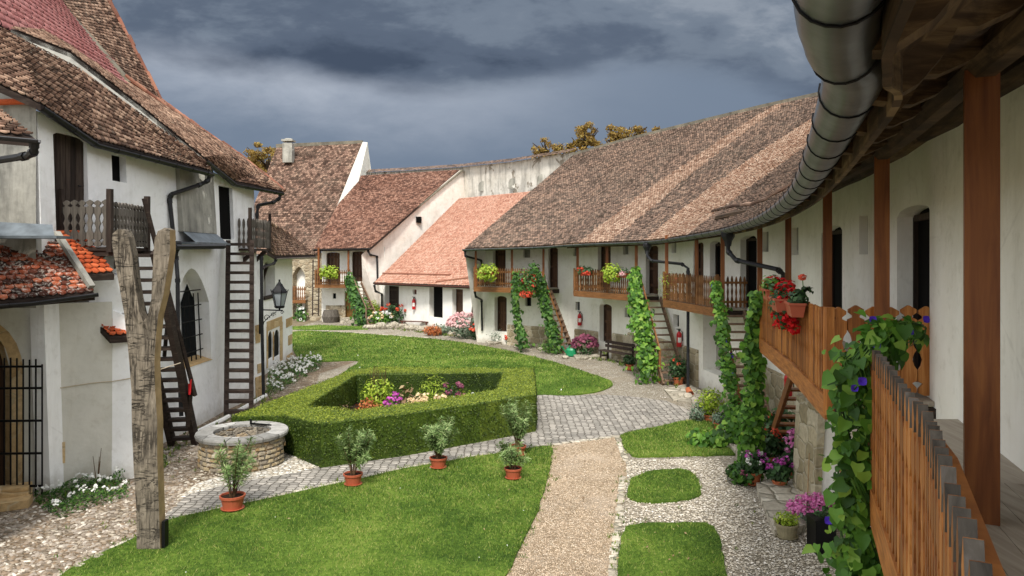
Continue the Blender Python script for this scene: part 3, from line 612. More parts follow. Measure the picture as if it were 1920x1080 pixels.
# near roof timbers: rafters with carved tails, plates, fascia
def wall_pt(q, z, d): return wr.f(q, z, d)
mb = MB(); bt_ = MB()
q = 0.4
def nearest_wall(p):
    best = None
    for i in range(400):
        qq = wr.S[-1] * i / 400; w_ = wr.f(qq, p.z, 0); dd = (w_ - p).length
        if best is None or dd < best[0]: best = (dd, qq, w_)
    return best
i = 0; D = 0; seg = []
for a, c in zip(E3[:-1], E3[1:]): seg.append((c - a).length)
tot = sum(seg); pos_ = .5
while pos_ < tot - .3:
    acc_ = 0
    for k, L in enumerate(seg):
        if acc_ + L >= pos_: break
        acc_ += L
    t = (pos_ - acc_) / L; e = E3[k].lerp(E3[k + 1], t); r = R3[k].lerp(R3[k + 1], t); d = (r - e).normalized(); dz = V(0, 0, -1)
    near = pos_ < 16; w_ = .13; side = (E3[k + 1] - E3[k]).normalized()
    z0 = e + d * .06 + V(0, 0, .005)
    prof = [(0.0, .0), (0.0, .10), (.10, .17), (.28, .20), (.42, .16), (.5, .09), (.62, .16), (.85, .22), (1.1, .2), (2.2, .2), (2.2, 0)] if near else [(0, 0), (0, .1), (.3, .15), (2.0, .15), (2.0, 0)]
    mb.prism([z0 + d * x - V(0, 0, y) - side * w_ / 2 for x, y in prof], side * w_); pos_ += .85 if near else 1.1
rafters = mb.each('rafter', 'old_beam', rng_house)
mb = MB()
for a, c in zip(E8[:84], E8[1:85]):
    o = V(.12, -.03, -.05); mb.beam(a + o, c + o, .03, .15)
mb.build('fascia_board', 'old_beam', rng_house)
POSTS = [(2.855, 4.51, .19), (4.14, 8.3, .16), (5.02, 11.8, .14), (5.85, 15.7, .13), (6.45, 19.3, .14)]
def plate_line(pts, z, r, name, mat='old_beam', rr=.5):
    mb = MB()
    for a, c in zip(pts[:-1], pts[1:]): mb.tube([V(a[0], a[1], z), V((a[0] + c[0]) / 2 + rnd.uniform(-.02, .02), (a[1] + c[1]) / 2, z + rnd.uniform(-.02, .02)), V(c[0], c[1], z)], [r, r * 1.06, r], 7)
    return mb.build(name, mat, rng_house)
plate_line([(.9, -.3), (2.1, 2.4)] + [p[:2] for p in POSTS] + [(6.45, 23.2)], 1.17, .11, 'post_plate')
plate_line([tuple(wr.f(q_, 0, .14)[:2]) for q_ in np.linspace(.2, wr.S[6], 12)], 1.34, .10, 'wall_plate')
mb = MB()
for q_ in np.linspace(.6, wr.S[5], 11):
    p = wr.f(q_, .95, .02); n = wr.f(q_, .95, 1.0) - p
def post(x, y, w_, z0, z1, mat='post_wood', rz=None):
    b = MB(); a = math.atan2(x, y) * .9; ux = V(math.cos(a), -math.sin(a), 0) * w_; uy = V(math.sin(a), math.cos(a), 0) * w_
    b.obox(V(x, y, z0) - (ux + uy) / 2, ux, uy, (0, 0, z1 - z0)); return b.build('post', mat, rng_house)
for x, y, w_ in POSTS: post(x, y, w_ * .95, FL, 1.12)
# gutters (open half pipes) with joint rings
def gutter(pts, r, parent, mat='gutter_metal', ring=.75, name='gutter', down=V(0, 0, -1), rings=True, th=.006):
    pts = [Vector(p) for p in pts]; mb = MB(); n = 10; R_ = []
    for i, p in enumerate(pts):
        d = (pts[min(i + 1, len(pts) - 1)] - pts[max(i - 1, 0)]).normalized(); s = d.cross(V(0, 0, 1)).normalized(); u = s.cross(d)
        R_.append([p + s * math.cos(PI + PI * t / n) * r + u * math.sin(PI + PI * t / n) * r for t in range(n + 1)] + [p + s * math.cos(2 * PI - PI * t / n) * (r - .012) + u * math.sin(2 * PI - PI * t / n) * (r - .012) for t in range(n + 1)])
    m = 2 * n + 2; fs = []
    for i in range(len(pts) - 1):
        for t in range(m): fs.append((i * m + t, (i + 1) * m + t, (i + 1) * m + (t + 1) % m, i * m + (t + 1) % m))
    mb.add([v for q in R_ for v in q], fs)
    o = mb.build(name, mat, parent, smooth=True)
    if rings:
        mb = MB(); dist = .3
        for a, c in zip(pts[:-1], pts[1:]):
            L = (c - a).length; d = (c - a) / L; s = d.cross(V(0, 0, 1)).normalized(); u = s.cross(d)
            while dist < L:
                p = a + d * dist; mb.tube([p + s * math.cos(PI + PI * t / 10) * (r + .003) + u * math.sin(PI + PI * t / 10) * (r + .003) for t in range(-1, 12)], .0055, 5); dist += ring
            dist -= L
        mb.each('gutter_strap', 'black_iron', o)
    return o
GE = [E8[i] + V(-.07 if i > 36 else -.03 - .04 * i / 36, -.05, .02) for i in range(len(E8))]
gutter(GE[:73], .125, rng_house); gutter(GE[72:], .10, rng_house, rings=True, mat='gutter_metal')
def pipe(pts, r, parent, mat='dark_metal', name='downpipe', collars=True):
    mb = MB(); mb.tube(pts, r, 8)
    if collars:
        for p, q in zip(pts[:-1], pts[1:]):
            p, q = Vector(p), Vector(q); mb.tube([p + (q - p) * .02, p + (q - p).normalized() * .1 + (q - p) * .02], r * 1.25, 8)
    return mb.build(name, mat, parent, smooth=False)
def hopper(p, r, parent, mat='gutter_metal'):
    mb = MB(); mb.lathe([(r * 1.5, 0), (r * 1.6, -.05), (r * 1.5, -.16), (r * .9, -.28), (r * .7, -.42)], p, 6); return mb.build('rain_hopper', mat, parent)
# downpipes
g = Vector((5.8, 19.9, .68)); hopper(g, .12, rng_house, 'dark_metal'); pipe([g + V(0, 0, -.3), g + V(0, 0, -.55), P(1380, 488, 19.6), P(1458, 505, 18.2), P(1470, 515, 18.2), P(1470, 545, 18.3)], .06, rng_house)
g = Vector((5.2, 28.5, .5)); hopper(g, .11, rng_house, 'dark_metal'); pipe([g + V(0, 0, -.3), P(1214, 480, 28.4), P(1222, 489, 28), P(1278, 495, 26.3), P(1290, 503, 25.8), P(1290, 735, 25.4)], .055, rng_house)
pipe([GE[-1] + V(0.1, -.05, -.05), P(872, 480, 38.2), P(902, 488, 38.9), P(904, 500, 39), P(904, 508, 39)], .055, rng_house)
pipe([P(890, 546, 38.5), P(892, 556, 38.6), P(903, 562, 39.6), P(904, 620, 39.8)], .055, rng_house)
# ---------------- railings, balconies
FRET = [(0, .12), (.03, .46), (.08, .46), (.13, .2), (.16, .485), (.28, .485), (.33, .3), (.40, .2), (.46, .3), (.5, .44), (.54, .3), (.60, .2), (.67, .3), (.72, .485), (.84, .485), (.865, .2), (.885, .2), (.92, .45), (.955, .45), (1, .04)]
NEARF = [(0, .05), (.04, .22), (.10, .40), (.17, .40), (.26, .14), (.36, .30), (.45, .14), (.54, .30), (.63, .14), (.70, .42), (.80, .42), (.86, .16), (.92, .27), (1, .02)]
SLIM = [(0, .18), (.06, .29), (.25, .29), (.36, .13), (.5, .27), (.64, .13), (.76, .30), (.88, .30), (.95, .2), (1, .05)]
def slats(mb, a, b, z0, z1, sp, prof, th, tip=False):
    a, b = Vector(a), Vector(b); d = (b - a); L = d.length; d /= L; n = max(1, int(round(L / sp))); sp = L / n; nn = Vector((d.y, -d.x, 0)) * th
    for i in range(n):
        c = a + d * sp * (i + .5); jz = rnd.uniform(-.012, .012); cz = Vector((c.x, c.y, 0)); h = z1 - z0; k = 1 - rnd.uniform(0, .05)
        L_ = [cz + d * (w_ * sp * k) + V(0, 0, z0 + t * h + jz) for t, w_ in prof]; R_ = [cz - d * (w_ * sp * k) + V(0, 0, z0 + t * h + jz) for t, w_ in prof]
        m = len(prof); vs = L_ + R_; vs = vs + [v + nn for v in vs]; fs = []; tips = []
        for j in range(m - 1):
            fs += [(j, j + 1, m + j + 1, m + j), (2 * m + j, 3 * m + j, 3 * m + j + 1, 2 * m + j + 1), (j, 2 * m + j, 2 * m + j + 1, j + 1), (m + j, m + j + 1, 3 * m + j + 1, 3 * m + j)]; tips += [0, 0, int(j >= m - 3), int(j >= m - 3)]
        fs += [(m - 1, 3 * m - 1, 4 * m - 1, 2 * m - 1), (0, m, 3 * m, 2 * m)]; mb.add(vs, fs); mb.mi[-len(fs):] = [t * int(tip) for t in tips + [0, 0]]; mb.m = mb.m or 0; mb.two = tip
def railing(a, b, zf, parent, h=.97, sp=.12, prof=SLIM, th=.018, mat='stained_wood', beam='stained_beam', side=1, base=.25, name='railing', drop=.02, tip=False):
    mb = MB(); slats(mb, (a[0], a[1], 0), (b[0], b[1], 0), zf + drop, zf + h, sp, prof, th, tip); o = mb.build(name, [mat, 'grey_wood'] if tip else mat, parent)
    a3, b3 = V(a[0], a[1], 0), V(b[0], b[1], 0); d = (b3 - a3).normalized(); n = V(d.y, -d.x, 0) * side; m2 = MB()
    for z in (zf + h * .2, zf + h * .80): m2.beam(a3 + n * (.05 if side * 1 > 0 else .035) + V(0, 0, z), b3 + n * (.05 if side > 0 else .035) + V(0, 0, z), .05, .07)
    m2.each('rail', beam, parent); return o
def balcony(rail, zf, ret=(True, True), wall_off=1.2, joist=True, **kw):
    """rail: plan points of the outer edge; the floor runs back to the range wall"""
    mb = MB(); pts = [V(p[0], p[1], zf) for p in rail]; back = []
    for p in pts: w_ = nearest_wall(V(p.x, p.y, 0)); back.append(wr.f(w_[1], zf, .0))
    for i in range(len(pts) - 1):
        n = 8
        for k in range(n):   # boards
            a0, a1 = pts[i].lerp(back[i], k / n), pts[i].lerp(back[i], (k + .97) / n); b0, b1 = pts[i + 1].lerp(back[i + 1], k / n), pts[i + 1].lerp(back[i + 1], (k + .97) / n)
            dz = V(0, 0, -.05); mb.add([a0, b0, b1, a1, a0 + dz, b0 + dz, b1 + dz, a1 + dz], [(0, 1, 2, 3), (7, 6, 5, 4), (0, 4, 5, 1), (2, 6, 7, 3), (1, 5, 6, 2), (3, 7, 4, 0)])
    fl = mb.build('balcony', 'deck_wood', rng_house)
    mb = MB()
    for i in range(len(pts) - 1): mb.beam(pts[i] + V(0, 0, -.13), pts[i + 1] + V(0, 0, -.13), .09, .26)
    mb.build('edge_beam', kw.get('beam', 'stained_beam'), fl); mb = MB(); L = (pts[-1] - pts[0]).length; n = max(2, int(L / 1.1))
    for k in range(n + 1):
        t = k / n * (len(pts) - 1); i = min(int(t), len(pts) - 2); a = pts[i].lerp(pts[i + 1], t - i); c = back[i].lerp(back[i + 1], t - i); mb.beam(a + (c - a) * .05 + V(0, 0, -.17), c + V(0, 0, -.17), .12, .2)
    mb.each('joist', 'dark_beam', fl)
    for i in range(len(pts) - 1): railing(rail[i], rail[i + 1], zf, fl, side=kw.get('side', 1), **{k: v for k, v in kw.items() if k != 'side'})
    if ret[0]: railing(rail[0], back[0], zf, fl, side=1, **{k: v for k, v in kw.items() if k != 'side'})
    if ret[1]: railing(rail[-1], back[-1], zf, fl, side=1, **{k: v for k, v in kw.items() if k != 'side'})
    for p in (pts[0], pts[-1]): m2 = MB(); m2.beam(p + V(0, 0, -.2), p + V(0, 0, 1.02), .09, .09); m2.build('newel', kw.get('mat', 'stained_wood'), fl)
    return fl
# A: the one the viewer stands at
balcony([(.68, .9), (1.67, 2.92), (2.66, 5.47)], FL, (False, False), h=.97, sp=.128, prof=NEARF, th=-.04, tip=True)
fb = MB(); pv = None
for k, (x, y) in enumerate([(2.63, 5.47), (3.2, 7.4)]): pass
fb.add([(2.6, 5.2, FL - .056), (3.3, 7.3, FL - .006), (4.45, 7.3, FL - .006), (3.72, 4.8, FL - .056), (2.6, 5.2, FL - .12), (3.3, 7.3, FL - .1), (4.45, 7.3, FL - .1), (3.72, 4.8, FL - .12)], [(0, 1, 2, 3), (7, 6, 5, 4), (0, 4, 5, 1), (1, 5, 6, 2)])
fb.build('landing', 'deck_wood', rng_house)
# B
fb_ = balcony([(3.60, 8.42), (4.25, 11.2), (4.86, 14.4)], FL, (False, False), sp=.115, h=1.0, prof=SLIM, th=-.03)
railing((3.60, 8.42), (4.78, 8.4), FL, fb_, h=1.03, sp=.185, prof=FRET, th=.03, side=-1)
balcony([(6.2, 22.4), (5.85, 24.6), (5.5, 26.8)], FL + .02, (True, True), sp=.125, mat='brown_slats', beam='brown_beam')
balcony([(4.98, 30.2), (2.85, 33.9)], FL + .02, (False, True), sp=.13, mat='brown_slats', beam='brown_beam')
balcony([(1.3, 36.2), (-1.95, 38.4)], FL + .02, (False, True), sp=.13, mat='brown_slats', beam='brown_beam')
for px, Y, w_ in ((1355, 22.3, .12), (1306, 24.2, .12), (1250, 26.7, .12), (1193, 30.0, .12), (1138, 31.9, .12), (1083, 33.8, .12), (1019, 36.0, .11), (960, 37.3, .11), (892, 38.4, .11)):
    post((px - 960) / F * Y, Y, w_, FL - .1, .80 - .011 * (Y - 22.3))
# ---------------------------------------------------------------- free standing timber stairs
def stair(name, label, top, bot, wv, n, group=None, mats=('stair_wood', 'stair_wood'), rail=True, ww=.07, td=.24, tt=.045, hs=.2, railmat='stair_wood', post_at=True, risers=0):
    top, bot, wv = Vector(top), Vector(bot), Vector(wv); o = thing(name, label, 'stairs', bot, group); d = (bot - top); hd = V(d.x, d.y, 0).normalized()
    for k in (0, 1):
        mb = MB(); s = wv * k; up = V(-hd.x * d.z, -hd.y * d.z, 0) ; mb.beam(top + s, bot + s, ww, hs, up=(0, 0, 1)); mb.build('stringer', mats[0], o)
    for i in range(n):
        c = top + d * ((i + .5) / n); mb = MB(); mb.obox(c - hd * td / 2 - wv * .04 + V(0, 0, rnd.uniform(-.008, .008)), hd * td, wv * 1.08, (0, 0, tt)); mb.build('tread', mats[1], o)
    if rail:
        mb = MB(); mb.beam(top + V(0, 0, .95), top + d * .86 + V(0, 0, .8), .05, .07); mb.build('handrail', railmat, o)
        if post_at: mb = MB(); e = top + d * .86; mb.beam(V(e.x, e.y, bot.z), e + V(0, 0, .85), .08, .08); mb.build('newel_post', railmat, o)
    return o
SG = 'timber stairs leaning against the balconies'
stair('wooden_stair', 'open timber stair beside the farthest balcony of the long range, red pots at its foot', (1.45, 36.0, -1.7), (2.55, 35.6, GZ), (.42, .55, 0), 11, SG, railmat='brown_beam')
stair('wooden_stair', 'tall open stair from the middle balcony with a white pot and fern on its treads', (5.12, 29.7, -1.7), (5.45, 26.7, GZ), (.85, .12, 0), 12, SG, railmat='brown_beam')
stair('wooden_stair', 'open stair with pale treads half hidden by climbers next to the blind arch', (6.15, 22.2, -1.7), (5.7, 18.3, GZ), (.8, .0, 0), 14, SG, railmat='brown_beam')
stair('wooden_stair', 'dark red brown stair under the nearest hanging flower box balcony', (5.55, 14.2, -1.7), (6.05, 17.6, GZ), (.95, -.1, 0), 12, SG, rail=False, mats=('post_wood', 'post_wood'))
stair('wooden_stair', 'steps going down beside the nearest railing below the blue morning glory', (2.95, 6.6, -1.75), (2.15, 3.6, GZ), (.85, -.25, 0), 12, SG, rail=False, mats=('post_wood', 'stair_wood'))
# ================================================================ far houses
def flatpanel(W, h, name, mat, parent, d=None):
    b = MB(); d = h['d'] - .01 if d is None else d; b.quad(W.f(h['a'], h['zb'], -d), W.f(h['b'], h['zb'], -d), W.f(h['b'], h['zt'], -d), W.f(h['a'], h['zt'], -d)); return b.build(name, mat, parent)
# --- low house with the orange roof
oh = thing('orange_roof_house', 'low white house with a bright orange tiled roof beside the sloping pink wall', 'house', (-4, 48, GZ))
OW = [Gp(712, 604), Gp(896, 630)]
ow = Wall([tuple(p) for p in OW], GZ - .3, -1.55, th=.5)
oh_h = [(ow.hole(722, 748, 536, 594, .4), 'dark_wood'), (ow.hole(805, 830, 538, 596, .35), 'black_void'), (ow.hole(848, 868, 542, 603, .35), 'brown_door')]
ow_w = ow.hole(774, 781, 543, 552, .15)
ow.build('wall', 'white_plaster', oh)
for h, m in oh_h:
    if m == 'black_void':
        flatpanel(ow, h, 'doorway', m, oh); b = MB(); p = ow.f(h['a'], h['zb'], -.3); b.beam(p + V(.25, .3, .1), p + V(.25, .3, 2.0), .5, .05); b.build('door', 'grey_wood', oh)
    else: ow.panel(h, 'door', m, oh, 4)
flatpanel(ow, ow_w, 'niche', 'copper_brown', oh)
e0, e1 = P(702, 531, 50.4), P(897, 538, 42.6); r0, r1 = P(861, 372, 57), P(1004, 358, 49.0)
roof('roof', [(e0 + V(0, 0, .04), e1 + V(0, 0, .04), r0, r1)], 'orange_tiles', oh, .16, .17, 'dark_beam')
b = MB(); q0, q1 = e0.lerp(r0, .09), e1.lerp(r1, .09)
b.tube([q0 + V(0, 0, .1), q0.lerp(q1, .7) + V(0, 0, .1)], .06, 6); b.tube([e0.lerp(r0, .02).lerp(e1.lerp(r1, .02), .62) + V(0, 0, .1), q1 + V(0, 0, .1)], .06, 6); b.build('snow_guard', 'ridge_clay', oh)
gutter([e0 + V(0, -.1, 0), e1 + V(0, -.1, 0)], .07, oh, 'copper_brown', rings=False)
# --- sloping fire wall
fw = thing('sloping_wall', 'pale pink plastered wall sloping down between the red brown roof and the orange roof', 'wall', (-10, 52, GZ))
mb = MB(); pr = [P(700, 462, 52), P(860, 322, 58), V(-4.1, 58, GZ), V(-9.4, 51.6, GZ)]
mb.prism([P(678, 478, 51.2), P(708, 447, 52.2), P(862, 319, 58), P(866, 380, 58), V(-4.2, 58, GZ), Gp(716, 604), Gp(682, 602)], V(.3, .42, 0)); mb.build('wall', 'pink_plaster', fw)
mb = MB(); mb.beam(P(706, 449, 52.1) + V(.1, .2, .06), P(862, 320, 58) + V(.1, .2, .06), .5, .10); mb.build('coping', 'mortar_cap', fw)
mb = MB(); p = P(785, 412, 54.7); mb.box(p.x - .18, p.x + .18, p.y - .12, p.y + .3, p.z - .22, p.z + .22); mb.build('slit_window', 'black_void', fw)
# --- house with the balcony
bh = thing('balcony_house', 'white two storey house with a red brown roof and one small wooden balcony', 'house', (-11, 53, GZ))
bw = Wall([tuple(Gp(603, 603)), tuple(Gp(722, 603))], GZ - .3, .62, th=.5)
BH = [(bw.hole(612, 637, 473, 536, .3, .1), 'brown_door'), (bw.hole(660, 684, 471, 528, .3, .1), 'brown_door'), (bw.hole(646, 669, 548, 601, .3), 'ochre_door')]
bwn = bw.hole(624, 630, 550, 560, .15); bw.build('wall', 'white_plaster', bh)
for h, m in BH: bw.panel(h, 'door', m, bh, 4)
flatpanel(bw, bwn, 'window', 'window_glass', bh)
plinth(bw, .3, 1.7, GZ + 1.1, bh, 'rough_masonry')
e0, e1 = P(588, 468, 51.6), P(694, 466, 50.9); r0, r1 = P(662, 330, 60.5), P(862, 318, 58.2)
emid = P(712, 447, 52.3)
roof('roof', [(e0 + V(0, 0, .03), e1 + V(0, 0, .03), P(640, 372, 57.5), P(790, 382, 54.9)), (P(640, 372, 57.5), P(790, 382, 54.9), r0, r1)], 'red_brown_tiles', bh, .155, .165)
gutter([e0 + V(0, -.1, 0), e1 + V(0, -.1, 0)], .07, bh, 'dark_metal', rings=False)
pipe([P(690, 470, 51), P(694, 478, 51.5), P(707, 480, 52), P(708, 525, 52), P(701, 531, 50.8)], .07, bh)
pipe([P(702, 535, 50.6), P(704, 546, 51), P(716, 551, 51.6), P(716, 596, 51.8)], .07, oh)
def far_balcony(parent, x0, x1, yt, yb, Y, Yw, name='balcony', mat='brown_slats'):
    a, b_ = P(x0, yb, Y), P(x1, yb, Y); mb = MB(); mb.box(a.x, b_.x, Y, Yw, a.z - .05, a.z); o = mb.build(name, 'stair_wood', parent); mb = MB(); mb.beam(a + V(0, 0, -.1), b_ + V(0, 0, -.1), .1, .22); mb.build('edge_beam', 'brown_beam', o)
    h = (yb - yt) / F * Y; mb = MB(); slats(mb, (a.x, a.y, 0), (b_.x, b_.y, 0), a.z, a.z + h, .14, SLIM, .03); slats(mb, (a.x, Yw, 0), (a.x, Y, 0), a.z, a.z + h, .14, SLIM, .03); mb.build('railing', mat, o)
    mb = MB(); mb.beam(a + V(0, .05, h * .8), b_ + V(0, .05, h * .8), .05, .08); mb.beam(a + V(0, .05, h * .15), b_ + V(0, .05, h * .15), .05, .08); mb.build('rail', 'brown_beam', o); return o
far_balcony(bh, 590, 655, 506, 534, 51.2, 53.4)
for px in (597, 653): p = P(px, 534, 51.3); mb = MB(); mb.box(p.x - .06, p.x + .06, p.y, p.y + .12, p.z, .58); mb.build('post', 'post_wood', bh)
stair('wooden_stair', 'far wooden stair with an ivy covered handrail in front of the ochre door', P(655, 530, 51.4), P(692, 612, 48.5), (.75, .3, 0), 12, None)
# --- tall house with chimney
th_ = thing('tall_roof_house', 'tall old house with a huge brown tiled roof and a grey chimney behind the lantern', 'house', (-18, 58, GZ))
tw = Wall([tuple(Gp(470, 598)), tuple(Gp(606, 601))], GZ - .3, .25, th=.6)
ta = tw.hole(549, 572, 500, 600, .6, 1.2); tw.build('wall', 'rough_masonry', th_)
flatpanel(tw, ta, 'back_wall', 'white_plaster', th_, .58); p = P(556, 505, 55.4)
mb = MB(); q = P(550, 495, 55); mb.box(q.x - .3, q.x + .75, 54.75, 54.9, GZ, -.45); mb.build('doorway', 'black_void', th_)
far_balcony(th_, 546, 573, 537, 563, 53.2, 54.6, 'loggia')
e0, e1 = P(470, 478, 54.6), P(600, 474, 53.2); k0, k1 = P(462, 420, 56), P(618, 420, 55.6); r0, r1 = P(519, 276, 63.5), P(680, 268, 62.5)
roof('roof', [(e0, e1, P(470, 400, 57.5), P(626, 402, 56.2)), (P(470, 400, 57.5), P(626, 402, 56.2), r0, r1)], 'far_tiles', th_, .2, .21)
mb = MB(); mb.prism([P(632, 386, 56.6), P(680, 266, 62.5), P(687, 320, 62.8), P(687, 330, 62.8), P(650, 392, 57)], V(.35, .3, 0)); mb.build('gable_parapet', 'grey_plaster', th_)
mb = MB(); mb.beam(P(519, 274, 63.6), P(680, 267, 62.6), .35, .3); mb.build('ridge_cap', 'mortar_cap', th_)
mb = MB(); c = P(541, 294, 61.5); mb.box(c.x - .38, c.x + .38, c.y - .4, c.y + .4, c.z - .5, c.z + 1.1); mb.box(c.x - .46, c.x + .46, c.y - .48, c.y + .48, c.z + 1.25, c.z + 1.4); mb.lathe([(.42, 1.4), (.3, 1.5)], c, 10); mb.build('chimney', 'stained_plaster', th_)
# rustic ladder on the stone wall
ld = thing('wooden_ladder', 'thin wooden ladder leaning on the rough stone wall beside the balcony house', 'ladder', Gp(592, 594)); a, b_ = P(587, 487, 53.0), P(586, 592, 52.0); c, d = P(599, 487, 53.0), P(597, 592, 52.0)
for u, v in ((a, b_), (c, d)): mb = MB(); mb.tube([u, v], .045, 6); mb.build('side_rail', 'dark_wood', ld)
for i in range(13): t = (i + .5) / 13; mb = MB(); mb.tube([a.lerp(b_, t), c.lerp(d, t)], .025, 5); mb.build('rung', 'dark_wood', ld)
# --- rampart behind
rp = thing('fortress_wall', 'weathered grey rampart wall rising behind the orange roof', 'wall', (2, 56, GZ))
RP = [P(662, 330, 62.8), P(690, 326, 62.2), P(770, 322, 60.8), P(862, 316, 58.8), P(960, 306, 53.6), P(1075, 288, 47.8)]
mb = MB()
for a, b_ in zip(RP[:-1], RP[1:]):
    mb.quad(V(a.x, a.y, GZ - .3), V(b_.x, b_.y, GZ - .3), b_ + V(0, 0, .1), a + V(0, 0, .1)); mb.quad(a + V(0, 0, .1), b_ + V(0, 0, .1), b_ + V(.5, .7, .1), a + V(.5, .7, .1)); mb.quad(V(a.x + .5, a.y + .7, GZ - .3), V(b_.x + .5, b_.y + .7, GZ - .3), b_ + V(.5, .7, .1), a + V(.5, .7, .1))
mb.build('wall', 'rampart_plaster', rp)
ac = acc()
for a, b_ in zip(RP[:-1], RP[1:]): tile_patch(a + V(-.25, -.4, .05), b_ + V(-.25, -.4, .05), a + V(.3, .4, .42), b_ + V(.3, .4, .42), ac, .2, .2)
tiles_build(ac, 'coping_tiles', 'brown_tiles', rp)
for px, py in ((907, 350), (964, 345), (1018, 338)):
    t = (px - 862) / 213; a = V(*[float(np.interp(px, [862, 960, 1075], [RP[3][k], RP[4][k], RP[5][k]])) for k in range(3)]); c = P(px, py, a.y - .02)
    mb = MB(); w_ = .34; n = 8; pts = [c + V(-w_, 0, -.35), c + V(w_, 0, -.35)] + [c + V(w_ * math.cos(PI * i / n), 0, .1 + .32 * math.sin(PI * i / n)) for i in range(n + 1)]
    mb.prism(pts, V(-.06, -.10, 0)); o = mb.build('blind_niche', 'stained_plaster', rp)
# --- autumn trees beyond the walls
def crown(parent, c, r, n, mat, size, nb=14, flat=1):
    nb = 34; n = int(n * .8)
    ps = []; ns = []
    for i in range(nb):
        d = rng.normal(size=3); d /= np.linalg.norm(d); q = np.array(c) + d * np.array(r) * rng.uniform(.35, 1.0) - [0, 0, r[2] * .1]; p, d2 = ball(n // nb, q, np.array(r) * rng.uniform(.12, .34) * [1, 1, .7], .2); ps.append(p); ns.append(d2 + rng.normal(size=d2.shape) * .5 + [0, 0, .4])
    return foliage('crown', np.concatenate(ps), rng.uniform(size * .6, size * 1.3, (n // nb) * nb), np.concatenate(ns), mat, 'leaf', parent)
def tree(label, px, py, Y, wpx, hpx, n=3600, mat='autumn_leaf'):
    c = P(px, py, Y); r = (wpx / 2 / F * Y, wpx / 2 / F * Y, hpx / 2 / F * Y); o = thing('chestnut_tree', label, 'tree', (c.x, Y, GZ), 'autumn trees beyond the rampart')
    mb = MB(); mb.tube([(c.x, Y, GZ), (c.x + .2, Y, c.z - r[2]), (c.x, Y, c.z)], [.35, .22, .08], 8)
    for i in range(9):
        a = rnd.uniform(0, 2 * PI); z = c.z - r[2] * rnd.uniform(.2, 1.1); mb.tube([(c.x, Y, z), (c.x + math.cos(a) * r[0] * .5, Y + math.sin(a) * r[0] * .5, z + r[2] * .6), (c.x + math.cos(a) * r[0] * .85, Y + math.sin(a) * r[0] * .8, z + r[2] * 1.0)], [.11, .07, .03], 5)
    mb.build('trunk', 'bark', o); crown(o, c, r, n, mat, .26, 22)
tree('thin golden brown tree top furthest left above the rampart', 1027, 282, 66, 68, 50, 1700)
tree('golden brown tree rising higher above the rampart beside the long roof', 1096, 262, 64, 62, 68, 3600)
tree('widest golden brown tree top above the long roof ridge', 1172, 262, 66, 96, 66, 4600)
tree('tiny brown tree top at the right end of the row above the roof ridge', 1234, 248, 66, 34, 28, 900)
tree('yellow brown tree crown behind the chimney of the tall house', 500, 302, 72, 112, 76, 6000)
# ================================================================ church on the left
ch = thing('fortified_church', 'white fortified church with steep brown tiled roofs, grey balconies and a gothic window', 'church', (-9.5, 20, GZ))
CB = [(-9.02, 14.5), (-8.72, 17.2), (-8.58, 19.9), (-8.62, 22.4), (-8.38, 24.9)]
CT = [(-9.15, 14.3), (-9.0, 17.2), (-8.95, 19.9), (-8.9, 22.4), (-8.68, 24.9)]
cw = Wall(CB, GZ - .3, lambda q: float(np.interp(q, [0, 2.7, 5.4, 6.2, 10.4], [2.8, 2.5, 2.38, 2.6, 2.3])), CT, th=.3)
c1 = cw.hole(123, 185, 282, 455, .16, .08); c1['zt'] = 2.5; c1['zb'] = .45
c2 = cw.hole(231, 258, 291, 341, .17); c3 = cw.hole(340, 402, 503, 684, .42, 3.0); c4 = cw.hole(426, 452, 350, 449, .12)
def gothic_top(h, q):
    t = abs((q - h['a']) / (h['b'] - h['a']) * 2 - 1); return h['zt'] - 1.0 * (t ** 1.9)
_top = Wall.top
Wall.top = lambda s, h, q: gothic_top(h, q) if h['arch'] == 3.0 else _top(s, h, q)
cw.build('wall', 'church_plaster', ch)
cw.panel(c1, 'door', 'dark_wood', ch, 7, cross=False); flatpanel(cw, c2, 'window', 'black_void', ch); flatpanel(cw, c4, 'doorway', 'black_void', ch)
flatpanel(cw, c3, 'window_embrasure', 'church_plaster', ch, .41)
mb = MB(); qa, qb = c3['a'] + 1.2, c3['b'] - .06; n = 8
mb.add([cw.f(qa, c3['zb'] + .15, -.395), cw.f(qb, c3['zb'] + .15, -.395), cw.f(qb, c3['zt'] - .95, -.395), cw.f((qa + qb) / 2, c3['zt'] - .45, -.395), cw.f(qa, c3['zt'] - .95, -.395)], [(0, 1, 2, 3, 4)]); gw = mb.build('window', 'window_glass', ch)
mb = MB()
for i in range(4): q = c3['a'] + .78 + i * .30; mb.tube([cw.f(q, c3['zb'] + .1, -.12), cw.f(q, c3['zt'] - .7, -.12)], .018, 5)
for i in range(5): z = c3['zb'] + .35 + i * .42; mb.tube([cw.f(c3['a'] + .6, z, -.12), cw.f(c3['a'] + 1.85, z, -.12)], .018, 5)
mb.build('window_grille', 'black_iron', gw)
mb = MB(); mb.add([cw.f(c3['a'], c3['zb'] + .14, -.41), cw.f(c3['b'], c3['zb'] + .14, -.41), cw.f(c3['b'] + .02, c3['zb'] + .0, .03), cw.f(c3['a'] - .02, c3['zb'] + .0, .03)], [(0, 1, 2, 3)]); mb.build('window_sill', 'sandstone', ch)
